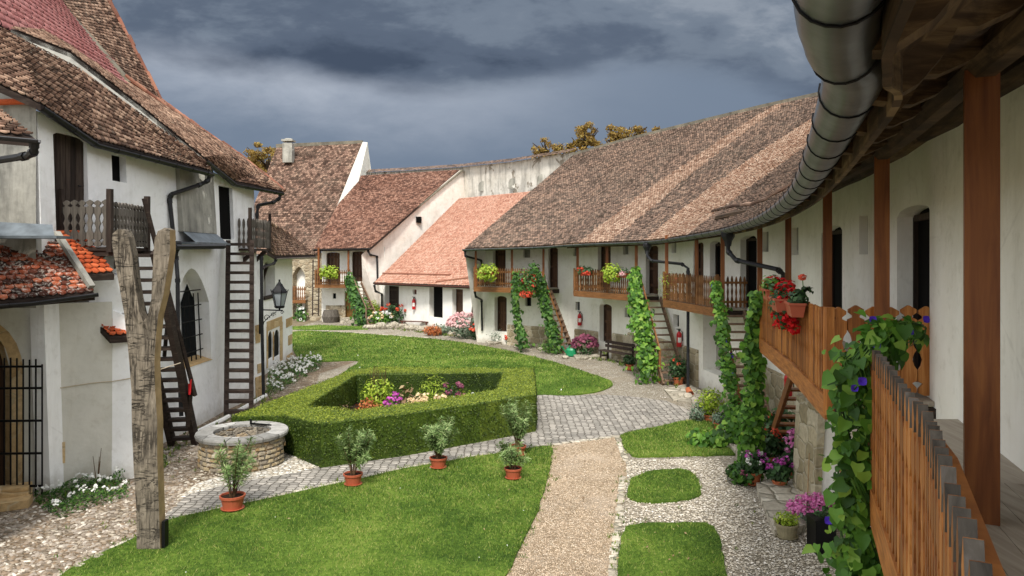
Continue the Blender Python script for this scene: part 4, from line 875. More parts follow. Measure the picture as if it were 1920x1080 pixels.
# end wall turning away, the grey front face of the tower, stone quoins
mb = MB(); mb.quad((CB[-1][0], CB[-1][1], GZ - .3), (-11.5, 26.6, GZ - .3), (-11.5, 26.6, 2.3), (CT[-1][0], CT[-1][1], 2.3)); mb.build('end_wall', 'church_plaster', ch)
mb = MB()
for z0, z1, w_ in ((-4.7, -4.0, .5), (-2.9, -2.3, .35), (-3.9, -3.6, .3)):
    a = cw.f(cw.S[-1], z0, .012); b_ = cw.f(cw.S[-1] - w_, z0, .012); mb.obox(b_, a - b_, cw.f(cw.S[-1], z0, 0) - cw.f(cw.S[-1], z0, .03), (0, 0, z1 - z0))
mb.each('quoin', 'sandstone', ch)
fx = V(-9.15, 14.28, 0)
mb = MB(); mb.add([(-13, 14.6, -1), (-9.15, 14.25, -1), (-9.15, 14.25, 2.95), (-13, 14.6, 3.0)], [(0, 1, 2, 3)]); mb.add([(-13, 14.55, 3.0), (-9.2, 14.25, 2.95), (-12.5, 16.2, 5.4), (-16, 17, 6)], [(0, 1, 2, 3)]); mb.build('front_wall', 'stained_plaster', ch)
mb = MB(); mb.tube([P(-120, 196, 14.2), P(74, 189, 14.15)], .06, 8); mb.build('tile_coping', 'fresh_tiles', ch)
# stained buttress tops with zinc flashing
def buttress(x0, x1, yt, yb, d, name='buttress_head', mat='stained_plaster'):
    W = cw; A = raypoly(x0, CT); B = raypoly(x1, CT); a, b_ = A[0], B[0]; Ym = (A[1] + B[1]) / 2; zt = -(yt - HY) / F * Ym; zb = -(yb - HY) / F * Ym
    mb = MB(); mb.add([W.f(a, zb, 0), W.f(a, zb, d + .04), W.f(b_, zb, d + .04), W.f(b_, zb, 0), W.f(a, zt, 0), W.f(a, zt, d), W.f(b_, zt, d), W.f(b_, zt, 0)], [(0, 1, 5, 4), (1, 2, 6, 5), (2, 3, 7, 6), (4, 5, 6, 7)]); o = mb.build(name, mat, ch)
    mb = MB(); mb.add([W.f(a, zb - .28, d + .35), W.f(b_, zb - .28, d + .35), W.f(b_, zb, d + .02), W.f(a, zb, d + .02)], [(0, 1, 2, 3)]); mb.obox(W.f(a - .05, zb - .33, 0), W.f(b_ + .05, zb - .33, 0) - W.f(a - .05, zb - .33, 0), W.f(a, zb, d + .42) - W.f(a, zb, 0), (0, 0, .05)); mb.build('flashing', 'zinc_flashing', o)
    return a, b_, zb, d
buttress(322, 388, 305, 436, .10)
# gutter catcher under flashing
mb = MB(); mb.tube([P(318, 452, 18.8), P(330, 463, 18.9), P(420, 462, 20.6)], .07, 7); mb.build('gutter', 'dark_metal', ch)
mb = MB(); q = P(-130, 418, 14.1); mb.add([P(-130, 410, 14.2), P(98, 421, 14.15), P(102, 441, 13.9), P(-130, 434, 13.9)], [(0, 1, 2, 3)]); mb.add([P(-130, 434, 13.9), P(102, 441, 13.9), P(106, 447, 13.8), P(-130, 446, 13.8)], [(0, 1, 2, 3)]); mb.obox(P(-130, 447, 13.75), P(106, 447, 13.75) - P(-130, 447, 13.75), (0, .5, 0), (0, 0, .05)); mb.build('flashing', 'zinc_flashing', ch)
# roofs: plane through three points, corners found along photo rays
class Plane:
    def __init__(s, a, b, c): s.a = Vector(a); s.n = (Vector(b) - s.a).cross(Vector(c) - s.a)
    def at(s, px, py): d = V((px - 960) / F, 1, -(py - HY) / F); return d * (s.a.dot(s.n) / d.dot(s.n))
H1 = P(300, 186, 27.5)
p2 = Plane(P(384, 298, 20.6), P(530, 356, 25.6), P(440, 284, 26.6))
e = [P(384, 297, 20.6), P(440, 338, 23.2), P(532, 357, 25.9)]
# lower front roof
p1 = Plane(P(74, 192, 14.1), P(396, 319, 20.6), P(0, 62, 15.6))
E1 = [P(-60, 130, 13.2), P(76, 194, 14.0), P(180, 262, 15.9), P(396, 320, 20.6)]
U1 = [P(-60, 20, 15), P(30, 66, 16), P(150, 128, 17.6), P(384, 302, 20.75)]
roof('lower_roof', [(E1[0], E1[1], U1[0], U1[1]), (E1[1], E1[2], U1[1], U1[2]), (E1[2], E1[3], U1[2], U1[3])], 'church_tiles', ch, .115, .14)
gutter([P(76, 200, 13.95), P(180, 270, 15.8), P(398, 326, 20.5)], .085, ch, 'dark_metal', name='gutter')
# upper roof skirt over the step
Ustep = [P(20, 52, 16.9), P(132, 96, 17.9), P(262, 196, 19.6), P(384, 296, 21.0)]
H_ = [P(140, 60, 24.5), P(232, 150, 25.6), P(330, 212, 26.4), P(446, 288, 26.4), P(532, 356, 25.95)]
mb = MB()
for a, b_ in ((0, 1), (1, 2), (2, 3)):
    mb.quad(Ustep[a] + V(0, 0, -.05), Ustep[b_] + V(0, 0, -.05), Ustep[b_] + V(0, 0, -.7), Ustep[a] + V(0, 0, -.7))
mb.build('step_wall', 'grey_plaster', ch)
roof('upper_roof', [(Ustep[0], Ustep[1], H_[0], H_[1]), (Ustep[1], Ustep[2], H_[1], H_[2]), (Ustep[2], Ustep[3], H_[2], H_[3]), (Ustep[3], P(440, 339, 23.3), H_[3], P(500, 326, 26.3)), (P(440, 339, 23.3), P(532, 359, 25.8), P(500, 326, 26.3), H_[4])], 'church_tiles', ch, .12, .145)
gutter([P(384, 300, 20.5), P(440, 345, 23.2), P(530, 362, 25.6)], .085, ch, 'dark_metal')
# steep spire roof and its ridge
SP0, SP1 = P(205, 0, 27.8), P(118, -160, 29.5)
roof('spire_roof', [(P(232, 150, 25.5), P(302, 186, 27.4), P(108, -10, 25.6), P(205, 0, 27.9)), (P(108, -10, 25.6), P(205, 0, 27.9), P(40, -160, 26.5), P(118, -160, 29.2)), (P(232, 152, 25.5), P(330, 214, 26.35), P(302, 186, 27.4), P(302, 186, 27.45))], 'church_tiles', ch, .14, .155)
ridge_tiles([P(118, -160, 29.2), P(205, 0, 27.85), P(302, 187, 27.35), P(370, 237, 26.8), P(446, 288, 26.35), P(532, 355, 25.9)], ch, 'ridge_clay', .085)
ridge_tiles([P(234, 140, 25.3), P(330, 212, 26.3)], ch, 'ridge_clay', .08, name='hip_tiles')
mb = MB(); mb.beam(P(100, -10, 25.45), P(245, 155, 25.4), .34, .06); mb.build('valley_mortar', 'mortar_cap', ch)
# pink nave roof with steel snow guards
PK = [P(-160, -40, 16.0), P(210, 152, 22.0), P(-160, -300, 20.0), P(98, 0, 25.0)]
mbp = MB(); e0, e1, r0, r1 = P(-120, -6, 16.0), P(240, 160, 22.5), P(-120, -260, 21.0), P(108, -6, 25.2)
ac = acc(); under(mbp, e0, e1, r0, r1); rf = mbp.build('nave_roof', 'dark_beam', ch); tile_patch(e0, e1, r0, r1, ac, .34, .22, .04, lip=.04); tiles_build(ac, 'pink_tile_covering', 'pink_tiles', rf)
mb = MB(); nrm = (e1 - e0).cross(r0 - e0).normalized(); nrm = nrm if nrm.z > 0 else -nrm
for (ta, tb, s0, s1) in ((.13, .13, .0, .60), (.16, .16, .62, .95)):
    for k in range(2): mb.tube([e0.lerp(e1, s0).lerp(r0.lerp(r1, s0), ta) + nrm * (.12 + .16 * k), e0.lerp(e1, s1).lerp(r0.lerp(r1, s1), tb) + nrm * (.12 + .16 * k)], .009, 4)
    n = 14
    for i in range(n): s_ = s0 + (s1 - s0) * i / n; q = e0.lerp(e1, s_).lerp(r0.lerp(r1, s_), ta); mb.tube([q, q + nrm * .3], .006, 4)
mb.build('snow_guard', 'pink_tiles', rf)
gutter([P(-20, 42, 17.3), P(60, 82, 18.1), P(150, 128, 19.6), P(165, 134, 19.8)], .07, ch, 'black_iron', rings=False)
# low corner roof at the far left edge
lr = thing('corner_annex', 'small tiled roof corner with a dark gutter at the left edge of the photo', 'building', P(-60, 240, 10.5))
roof('roof', [(P(-140, 238, 10.4), P(66, 256, 10.8), P(-140, 150, 11.3), P(2, 208, 11.6))], 'church_tiles', lr, .13, .15)
gutter([P(-140, 243, 10.3), P(74, 262, 10.6)], .06, lr, 'dark_metal', rings=False)
pipe([P(64, 264, 10.7), P(64, 284, 10.75), P(52, 292, 10.9), P(-120, 318, 12.2)], .055, lr)
mb = MB(); a, b_ = P(-150, 250, 11.2), P(-60, 256, 11.4); a.z = b_.z = min(a.z, b_.z); mb.prism([V(a.x - 2.5, a.y, GZ), V(b_.x, b_.y, GZ), V(b_.x, b_.y, b_.z), V(a.x - 2.5, a.y, a.z)], V(-1.6, 1.6, 0)); mb.build('wall', 'stained_plaster', lr)
# pipes of the church
pipe([P(394, 322, 20.5), P(391, 338, 20.5), P(376, 346, 20.3), P(322, 364, 19.2), P(318, 372, 19.2), P(326, 450, 19.2)], .055, ch)
hopper(P(327, 452, 19.1), .12, ch, 'dark_metal'); pipe([P(330, 480, 19.2), P(333, 520, 19.1), P(334, 640, 19.0), P(340, 780, 18.9)], .055, ch)
pipe([P(526, 362, 25.6), P(524, 372, 25.6), P(514, 379, 25.5), P(484, 385, 24.9), P(482, 400, 24.9), P(482, 420, 24.9)], .055, ch)
pipe([P(490, 480, 24.6), P(491, 600, 24.4), P(494, 740, 24.2)], .055, ch)
mb = MB(); mb.tube([Gp(362, 818) + V(0, 0, .06), Gp(420, 790) + V(0, 0, .06), Gp(498, 745) + V(0, 0, .06)], .07, 8); mb.build('drain_pipe', 'white_paint', ch)
# wooden church balconies
def cbalc(x0, x1, Y0, Y1, out, zf, h, name='balcony'):
    a, b_ = P(x0, 400, Y0), P(x1, 400, Y1); mb = MB(); n = V(1, -.0, 0)
    A = V(a.x, a.y, zf); B = V(b_.x, b_.y, zf); mb.add([A, B, B - n * out, A - n * out] + [v - V(0, 0, .07) for v in (A, B, B - n * out, A - n * out)], [(0, 1, 2, 3), (7, 6, 5, 4), (0, 4, 5, 1), (1, 5, 6, 2), (2, 6, 7, 3), (3, 7, 4, 0)]); o = mb.build(name, 'dark_beam', ch)
    return A, B, n, o
A, B, n, o = cbalc(206, 276, 15.05, 16.9, 1.05, .18, 1)
mb = MB(); slats(mb, A, B, .2, 1.12, .155, FRET, .035); slats(mb, A - n * 1.1, A, .2, 1.14, .155, FRET, .035); mb.build('railing', 'grey_wood', o)
mb = MB(); [mb.beam(q + V(0, 0, -.1), q + V(0, 0, 1.18), .1, .1) for q in (A, B, A - n * 1.0)]; mb.each('newel', 'dark_wood', o)
mb = MB(); [mb.beam(q - n * .1 + V(0, 0, -.05), q - n * 1.1 + V(0, 0, -.7), .12, .12) for q in (A.lerp(B, .1), A.lerp(B, .9))]; [mb.beam(A.lerp(B, t) + n * .12 + V(0, 0, -.12), A.lerp(B, t) - n * 1.0 + V(0, 0, -.12), .12, .12) for t in (.05, .5, .95)]; mb.each('bracket', 'dark_beam', o)
A, B, n, o = cbalc(470, 506, 23.6, 25.3, .75, .24, 1)
A2, B2 = P(470, 465, 23.7), P(507, 465, 24.1)
mb = MB(); slats(mb, A, B, .26, 1.2, .14, SLIM, .03); slats(mb, (-8.75, 23.6, 0), (A.x, 23.6, 0), .26, 1.2, .13, SLIM, .03); mb.build('railing', 'grey_wood', o)
mb = MB(); mb.beam(A + V(-.02, 0, -.1), A + V(-.02, 0, 1.3), .09, .09); mb.beam(B + V(0, 0, -.1), B + V(0, 0, 1.2), .08, .08); mb.each('newel', 'dark_wood', o)
mb = MB(); mb.beam(A.lerp(B, .2) - V(0, 0, .05), A.lerp(B, .2) + V(-.8, 0, -.8), .12, .12); mb.beam(A.lerp(B, .8) - V(0, 0, .05), A.lerp(B, .8) + V(-.8, 0, -.8), .12, .12); mb.each('bracket', 'dark_beam', o)
# stairs of the church
s1 = stair('church_stair', 'steep dark timber stair climbing to the grey church balcony behind the forked post', (-8.1, 15.6, .1), (-8.36, 18.25, GZ), (.54, .1, 0), 18, None, ('dark_beam', 'dark_beam'), rail=False, ww=.12, hs=.26, td=.24, tt=.075)
mb = MB(); mb.beam(P(270, 372, 16.4), P(366, 742, 17.6), .06, .08); mb.build('handrail', 'dark_beam', s1)
mb = MB(); mb.beam(P(317, 575, 17.2), P(308, 668, 17.4), .07, .07); mb.beam(P(358, 732, 17.6), P(352, 800, 17.8), .08, .08); mb.each('rail_post', 'dark_beam', s1)
s2 = stair('ladder_stair', 'straight dark ladder stair against the white church wall below the tall black doorway', P(428, 452, 22.55), Gp(424, 784), (.72, .0, 0), 18, None, ('dark_beam', 'dark_beam'), rail=False, ww=.13, hs=.2, td=.26, tt=.085)
# ---------------------------------------------------------------- projecting apse chapel with small arched windows
ap = thing('arched_window_annex', 'white annex with sandstone quoins and a pair of small arched windows behind the lantern', 'building', (-10, 32, GZ))
AP = [(-9.6, 28.2), (-10.25, 34.6)]
aw = Wall(AP, GZ - .3, .05, th=.5)
hs_ = [aw.hole(502, 511, 621, 672, .05, .5), aw.hole(513, 524, 618, 668, .05, .5)]
lg = aw.hole(494, 516, 488, 560, .4, .3)
aw.build('wall', 'church_plaster', ap)
for h in hs_: flatpanel(aw, h, 'window', 'window_glass', ap)
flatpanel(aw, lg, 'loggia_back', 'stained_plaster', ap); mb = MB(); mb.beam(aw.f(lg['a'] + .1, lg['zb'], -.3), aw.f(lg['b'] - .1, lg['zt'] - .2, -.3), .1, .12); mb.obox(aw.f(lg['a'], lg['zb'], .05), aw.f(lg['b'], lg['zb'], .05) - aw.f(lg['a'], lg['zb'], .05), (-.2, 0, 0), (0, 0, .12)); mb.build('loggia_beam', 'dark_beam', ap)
def wall_block(W, x0, x1, yt, yb, out, mat, name, parent):
    A = raypoly(x0, AP)[0]; B = raypoly(x1, AP)[0]; Y = raypoly((x0 + x1) / 2, AP)[1]; z0, z1 = -(yb - HY) / F * Y, -(yt - HY) / F * Y; mb = MB(); mb.obox(W.f(A, z0, 0), W.f(B, z0, 0) - W.f(A, z0, 0), W.f(A, z0, out) - W.f(A, z0, 0), (0, 0, z1 - z0)); return mb.build(name, mat, parent)
for a in ((499.5, 501.5, 612, 690), (511.2, 512.6, 622, 675), (524.5, 529, 604, 676), (500, 528, 598, 615)): wall_block(aw, *a, .03, 'sandstone', 'window_surround', ap)
for a in ((536, 547.4, 596, 612), (540, 547.4, 628, 646), (537, 547.4, 664, 680), (541, 547.4, 700, 712)): wall_block(aw, *a, .02, 'sandstone', 'quoin', ap)
mb = MB(); mb.quad((-10.25, 34.6, GZ - .3), (-14, 35.5, GZ - .3), (-14, 35.5, .05), (-10.25, 34.6, .05)); mb.quad((-9.6, 28.2, GZ - .3), (-12, 27.6, GZ - .3), (-12, 27.6, .05), (-9.6, 28.2, .05)); mb.build('side_wall', 'church_plaster', ap)
roof('roof', [(P(500, 470, 27.4), P(516, 480, 29), P(500, 418, 29.6), P(505, 418, 30)), (P(516, 480, 29), P(592, 478, 36), P(505, 418, 30), P(546, 442, 37))], 'church_tiles', ap, .14, .16)
ridge_tiles([P(505, 417, 30), P(546, 441, 37)], ap, 'church_tiles', .09)
gutter([P(516, 484, 29), P(592, 481, 36)], .07, ap, 'gutter_metal', rings=False)
pipe([P(518, 486, 29.2), P(514, 494, 29), P(496, 500, 28), P(492, 504, 27.6)], .05, ap)
# ---------------------------------------------------------------- the porch at lower left
po = thing('church_porch', 'low grey porch with mossy orange brown roof tiles and an arched stone doorway', 'building', (-9, 14.9, GZ))
PA = [(-11.6, 13.4), (-9.9, 14.25), (-9.23, 14.7), (-8.28, 15.35)]
pw = Wall(PA, GZ - .3, -.95, th=.4)
pd = pw.hole(-120, 20, 560, 930, .35); S_ = raypoly(20, PA)
pd['zt'] = -1.35; pd['arch'] = .9; pd['zb'] = GZ + .1
pw.build('wall', 'grey_plaster', po)
flatpanel(pw, pd, 'doorway', 'brown_door', po)
n = 12; mb = MB(); c = (pd['a'] + pd['b']) / 2
for i in range(n + 1):
    pass
def archpts(off, dd, z0): return [pw.f(pd['a'] - off, z0, dd)] + [pw.f(c - math.cos(PI * i / n) * (c - pd['a'] + off), pd['zt'] - .9 + math.sin(PI * i / n) * (.9 + off), dd) for i in range(n + 1)] + [pw.f(pd['b'] + off, z0, dd)]
for (o0, d0, o1, d1) in ((-.12, -.3, 0, -.12), (0, -.12, .0, .0), (0.0, .02, .2, .02)):
    I, O = archpts(o0, d0, GZ), archpts(o1, d1, GZ)
    for k in range(len(I) - 1): mb.quad(I[k], I[k + 1], O[k + 1], O[k])
mb.build('door_surround', 'sandstone', po)
mb = MB(); a, b_ = V(-8.28, 15.35, 0), V(-7.95, 15.75, 0)
mb.prism([V(-8.28, 15.33, GZ - .3), V(-7.88, 15.55, GZ - .3), V(-7.95, 15.6, -1.35), V(-8.3, 15.4, -1.12)], V(-.35, 1.3, 0)); mb.prism([V(-8.7, 15.25, -1.2), V(-8.12, 15.62, -1.2), V(-8.12, 15.62, -.42), V(-8.7, 15.25, -.35)], V(-.3, 1.1, 0)); mb.build('buttress', 'church_plaster', po)
e0, e1, r0, r1 = P(-120, 575, 12.9), P(178, 548, 14.2), P(-120, 452, 14.2), P(108, 452, 14.6)
roof('roof', [(e0, e1, r0, r1)], 'porch_tiles', po, .13, .15)
gutter([P(-120, 580, 12.8), P(60, 566, 13.6), P(184, 549, 14.15)], .075, po, 'dark_metal', name='gutter')
roof('buttress_roof', [(P(160, 513, 14.5), P(214, 511, 15.0), P(98, 432, 14.75), P(152, 432, 15.6))], 'fresh_tiles', po, .13, .15)
roof('buttress_cap', [(P(206, 630, 15.1), P(246, 628, 15.5), P(178, 599, 15.3), P(228, 596, 15.9))], 'fresh_tiles', po, .12, .14)
mb = MB(); mb.beam(P(106, 436, 14.62), P(172, 538, 14.2), .12, .08); mb.build('verge_mortar', 'stained_plaster', po)
mb = MB(); pts = [pw.f(q, -2.62 - .03 * math.sin(q * 3), .02) for q in np.linspace(pd['b'] + .4, pw.S[-1], 14)] + [V(-7.9, 15.6, -2.55), V(-7.6, 17, -2.45)]; mb.tube(pts, .01, 4); mb.build('cable', 'cable', po)
mb = MB(); q = raypoly(60, PA)[0]; a = pw.f(q + .05, -4.15, .015); mb.obox(a, pw.f(q + .55, -4.15, .015) - a, (0, .03, 0), (0, 0, .42)); mb.build('exposed_stone', 'sandstone', po)
mb = MB()
for k, (y, z) in enumerate(((13.7, .30), (13.3, .15))): a = pw.f(pd['a'], GZ, .3 + .35 * k); b_ = pw.f(pd['b'] + .35, GZ, .3 + .35 * k); mb.obox(a, b_ - a, V(.15, -.36, 0), (0, 0, z))
mb.build('doorstep', 'sandstone', po)
# iron gate standing open
gt = thing('iron_gate', 'tall black iron bar gate standing open before the arched stone doorway', 'gate', Gp(20, 935))
a, b_ = Gp(-75, 940), Gp(79, 938); a.z = b_.z = 0; top0, top1 = -1.05 - .9, -1.95
mb = MB(); d = b_ - a; n = 13
for i in range(n + 1):
    q = a + d * i / n; h = -1.95 + .02 * math.sin(i) - .12 * (i == n); mb.beam(V(q.x, q.y, GZ + .08), V(q.x, q.y, h), .022, .022)
mb.each('bar', 'black_iron', gt)
mb = MB()
for z in (GZ + .28, GZ + .28 + .62, GZ + .28 + 1.24, GZ + .28 + 1.86, -2.1): mb.beam(V(a.x, a.y - .015, z), V(b_.x, b_.y - .015, z), .03, .04)
mb.each('crossbar', 'black_iron', gt)
# lantern
lt = thing('wall_lantern', 'black wrought iron lantern on a scrolled bracket at the church corner', 'lantern', P(522, 560, 24.6))
c = P(524, 0, 24.3); c.z = 0; zc = lambda py: -(py - HY) / F * 24.3
mb = MB(); mb.lathe([(.13, zc(578)), (.17, zc(576)), (.17, zc(574)), (.14, zc(573))], c, 6); mb.lathe([(.27, zc(549)), (.25, zc(546)), (.12, zc(536)), (.10, zc(533)), (.06, zc(531)), (.03, zc(528)), (.03, zc(524))], c, 6)
for t in range(6):
    an = t * PI / 3; mb.tube([c + V(.15 * math.cos(an), .15 * math.sin(an), zc(574)), c + V(.25 * math.cos(an), .25 * math.sin(an), zc(549))], .012, 5); mb.tube([c + V(.25 * math.cos(an), .25 * math.sin(an), zc(548)), c + V(.29 * math.cos(an), .29 * math.sin(an), zc(543))], .014, 5)
mb.build('frame', 'black_iron', lt)
mb = MB(); mb.lathe([(.14, zc(573)), (.235, zc(549.5))], c, 6, False); mb.build('pane', 'lamp_glass', lt)
mb = MB(); w0 = P(487, 0, 24.6); w0.z = 0; mb.tube([V(w0.x, w0.y, zc(562)), V(w0.x, w0.y, zc(628))], .03, 6); mb.tube([V(w0.x, w0.y, zc(582)), V(c.x + .1, c.y, zc(582))], .022, 6)
mb.tube([V(w0.x, w0.y, zc(618))] + [V(w0.x + .1 + .5 * t, w0.y, zc(612 - 28 * t ** .6)) for t in (.1, .3, .5, .7, .9)], .014, 5)
for cx, cy, r in ((500, 596, .11), (512, 590, .08), (529, 586, .06)):
    q = P(cx, cy, 24.4); mb.tube([q + V(math.cos(t * .7) * r * (1 - t * .07), 0, math.sin(t * .7) * r * (1 - t * .07)) for t in range(11)], .011, 5)
mb.tube([V(c.x, c.y, zc(582)), V(c.x, c.y, zc(576))], .03, 6); mb.build('bracket', 'black_iron', lt)
# ================================================================ ground
def sheet(name, poly, z, mat, kind='structure', th=0, sub=False):
    mb = MB(); pts = [V(p[0], p[1], z) for p in poly]; n = len(pts)
    if th: mb.prism([p - V(0, 0, th) for p in pts], (0, 0, th))
    else: mb.add(pts, [tuple(range(n))])
    import bmesh
    o = mb.build(name, mat); bm = bmesh.new(); bm.from_mesh(o.data); bmesh.ops.triangulate(bm, faces=bm.faces); bm.normal_update()
    for f in bm.faces:
        pass
    bmesh.ops.recalc_face_normals(bm, faces=bm.faces)
    bm.to_mesh(o.data); bm.free(); o['kind'] = kind; return o
def gp(*pp, z=GZ): return [Gp(x, y, z) for x, y in pp]
def smooth_poly(pts, n=4, j=.0):
    m = len(pts); out = []
    for i in range(m):
        a, b_, c, d = (pts[(i + k) % m] for k in (-1, 0, 1, 2))
        for k in range(n):
            t = k / n; q = .5 * ((2 * b_) + (c - a) * t + (2 * a - 5 * b_ + 4 * c - d) * t * t + (3 * b_ - a - 3 * c + d) * t ** 3); out.append(q + V(rnd.uniform(-j, j), rnd.uniform(-j, j), 0))
    return out
sheet('ground', [(-900, -300), (900, -300), (900, 1500), (-900, 1500)], GZ - .02, 'earth')
sheet('gravel_yard', [(-14, 3), (9, 3), (9, 60), (-14, 60)], GZ - .012, 'pale_gravel')
sheet('cobbled_yard', gp((-100, 1300), (150, 1180), (118, 1078), (250, 1008), (315, 975), (350, 925), (470, 870), (540, 850), (600, 700), (672, 676), (560, 660), (548, 640)) + [V(-14, 34, 0), V(-14, 5, 0)], GZ - .006, 'cobbles')
sheet('pebble_apron', smooth_poly(gp((340, 930), (372, 905), (450, 885), (520, 862), (560, 858), (612, 872), (560, 890), (440, 905), (350, 935)), 3, .02), GZ - .001, 'white_pebbles')
PAVE = gp((300, 990), (312, 962), (352, 928), (440, 905), (560, 886), (620, 868), (1000, 790), (985, 770), (1000, 738), (1070, 742), (1140, 740), (1200, 745), (1250, 752), (1300, 772), (1296, 790), (1240, 800), (1180, 808), (1160, 818), (1040, 832), (960, 846), (870, 860), (760, 880), (660, 902), (560, 925), (440, 950), (310, 985))
sheet('paved_path', PAVE, GZ + .004, 'grey_setts')
sheet('gravel_path', gp((1034, 836), (1160, 817), (1172, 856), (1176, 900), (1160, 985), (1148, 1090), (1130, 1250), (880, 1250), (945, 1090), (990, 1000), (1022, 920), (1030, 870)), GZ + .002, 'sandy_gravel')
def edge_stones(pts, w_=.16, name='stone_edging', mat='slab_stone'):
    mb = MB()
    for a, b_ in zip(pts[:-1], pts[1:]):
        L = (b_ - a).length; d = (b_ - a) / L; s = 0
        while s < L:
            l = rnd.uniform(.12, .24); c = a + d * (s + l / 2); n = V(-d.y, d.x, 0) * rnd.uniform(.8, 1.1) * w_ / 2; h = GZ + rnd.uniform(.012, .035); dd = d * l * .46; j = n * rnd.uniform(-.2, .2)
            o = [c - dd * .8 - n + j, c + dd * .8 - n + j, c + dd + n * .2 + j, c + dd * .7 + n + j, c - dd * .7 + n + j, c - dd + n * .1 + j]
            mb.add([V(p.x, p.y, GZ - .03) for p in o] + [V(p.x, p.y, h - .008) for p in o] + [V(c.x + (p.x - c.x) * .75, c.y + (p.y - c.y) * .75, h) for p in o],
                   [(i, (i + 1) % 6, 6 + (i + 1) % 6, 6 + i) for i in range(6)] + [(6 + i, 6 + (i + 1) % 6, 12 + (i + 1) % 6, 12 + i) for i in range(6)] + [tuple(range(12, 18))]); s += l
    o = mb.build(name, mat); o['kind'] = 'structure'; return o
edge_stones(gp((1168, 893), (1162, 960), (1155, 1010), (1148, 1090)), .14); edge_stones(gp((1156, 818), (1168, 850), (1172, 862)), .14)
edge_stones(gp((310, 978), (440, 948), (560, 922), (660, 900), (760, 878), (870, 859), (960, 846), (1040, 834), (1160, 818)), .15)
edge_stones(gp((548, 621), (620, 621), (700, 626), (800, 633)), .2)
edge_stones(gp((110, 1085), (190, 1040), (255, 1008), (306, 980)), .15)
# ---- lawns: a raised turf sheet plus blades
LAWNS = {
 'far_lawn': (gp((548, 624), (620, 623), (700, 628), (800, 635), (880, 645), (960, 660), (1040, 680), (1110, 702), (1146, 716), (1142, 727), (1110, 737), (1060, 742), (990, 742), (760, 760), (640, 720), (650, 695), (672, 677), (600, 679), (560, 675)), 170),
 'near_lawn': (gp((316, 978), (440, 950), (560, 924), (660, 902), (760, 880), (870, 861), (960, 848), (1030, 838), (1032, 870), (1022, 920), (990, 1000), (945, 1090), (860, 1290), (400, 1290), (80, 1150), (112, 1082), (190, 1040), (255, 1010)), 1500),
 'side_lawn': (gp((1165, 826), (1172, 814), (1235, 801), (1300, 788), (1345, 796), (1398, 820), (1404, 848), (1360, 854), (1290, 855), (1230, 857), (1186, 855)), 900),
 'island_lawn': (gp((1178, 925), (1183, 902), (1215, 887), (1270, 881), (1300, 890), (1314, 915), (1308, 932), (1270, 941), (1205, 943), (1180, 936)), 1300),
 'corner_lawn': (gp((1158, 1060), (1164, 1010), (1176, 990), (1205, 984), (1260, 982), (1315, 983), (1338, 990), (1352, 1025), (1362, 1070), (1372, 1120), (1380, 1220), (1120, 1260), (1145, 1140)), 1500),
 'back_lawn': (gp((548, 613), (600, 610), (690, 613), (690, 618), (620, 619), (548, 618)), 60),
}
for nm, (poly, dens) in LAWNS.items():
    sp = smooth_poly(poly, 4, .03) if nm not in ('back_lawn',) else poly
    sheet(nm, sp, GZ + .03, 'lawn_ground', th=.06)
    xs = [p.x for p in sp]; ys = [p.y for p in sp]; A = (max(xs) - min(xs)) * (max(ys) - min(ys)); n = int(A * dens)
    x = rng.uniform(min(xs) - .05, max(xs) + .05, n); y = rng.uniform(min(ys) - .05, max(ys) + .05, n); m = pipoly(x + rng.normal(size=n) * .03, y + rng.normal(size=n) * .03, sp) & (y > 8.0) & (np.abs(x) < y * .75); x, y = x[m], y[m]; n = len(x)
    k = np.clip(y / 14, .8, 2.6); hgt = rng.uniform(.02, .055, n) * k ** .5 * (.75 + .5 * np.abs(np.sin(x * 2.3 + np.sin(y * 1.7) * 2) * np.sin(y * 2.9 + x))) * np.where(rng.random(n) < .03, 1.7, 1); wd = .006 * k ** 1.3; an = rng.uniform(0, 2 * PI, n); lean = rng.normal(size=(n, 2)) * .028 * k[:, None] ** .5
    v = np.zeros((n, 3, 3)); v[:, 0, 0] = x - np.cos(an) * wd; v[:, 0, 1] = y - np.sin(an) * wd; v[:, 1, 0] = x + np.cos(an) * wd; v[:, 1, 1] = y + np.sin(an) * wd; v[:, :2, 2] = GZ + .025
    v[:, 2, 0] = x + lean[:, 0]; v[:, 2, 1] = y + lean[:, 1]; v[:, 2, 2] = GZ + .03 + hgt
    o = npmesh('grass', v.reshape(-1, 3), np.arange(3 * n).reshape(-1, 3), 'grass_blade'); o['kind'] = 'stuff'
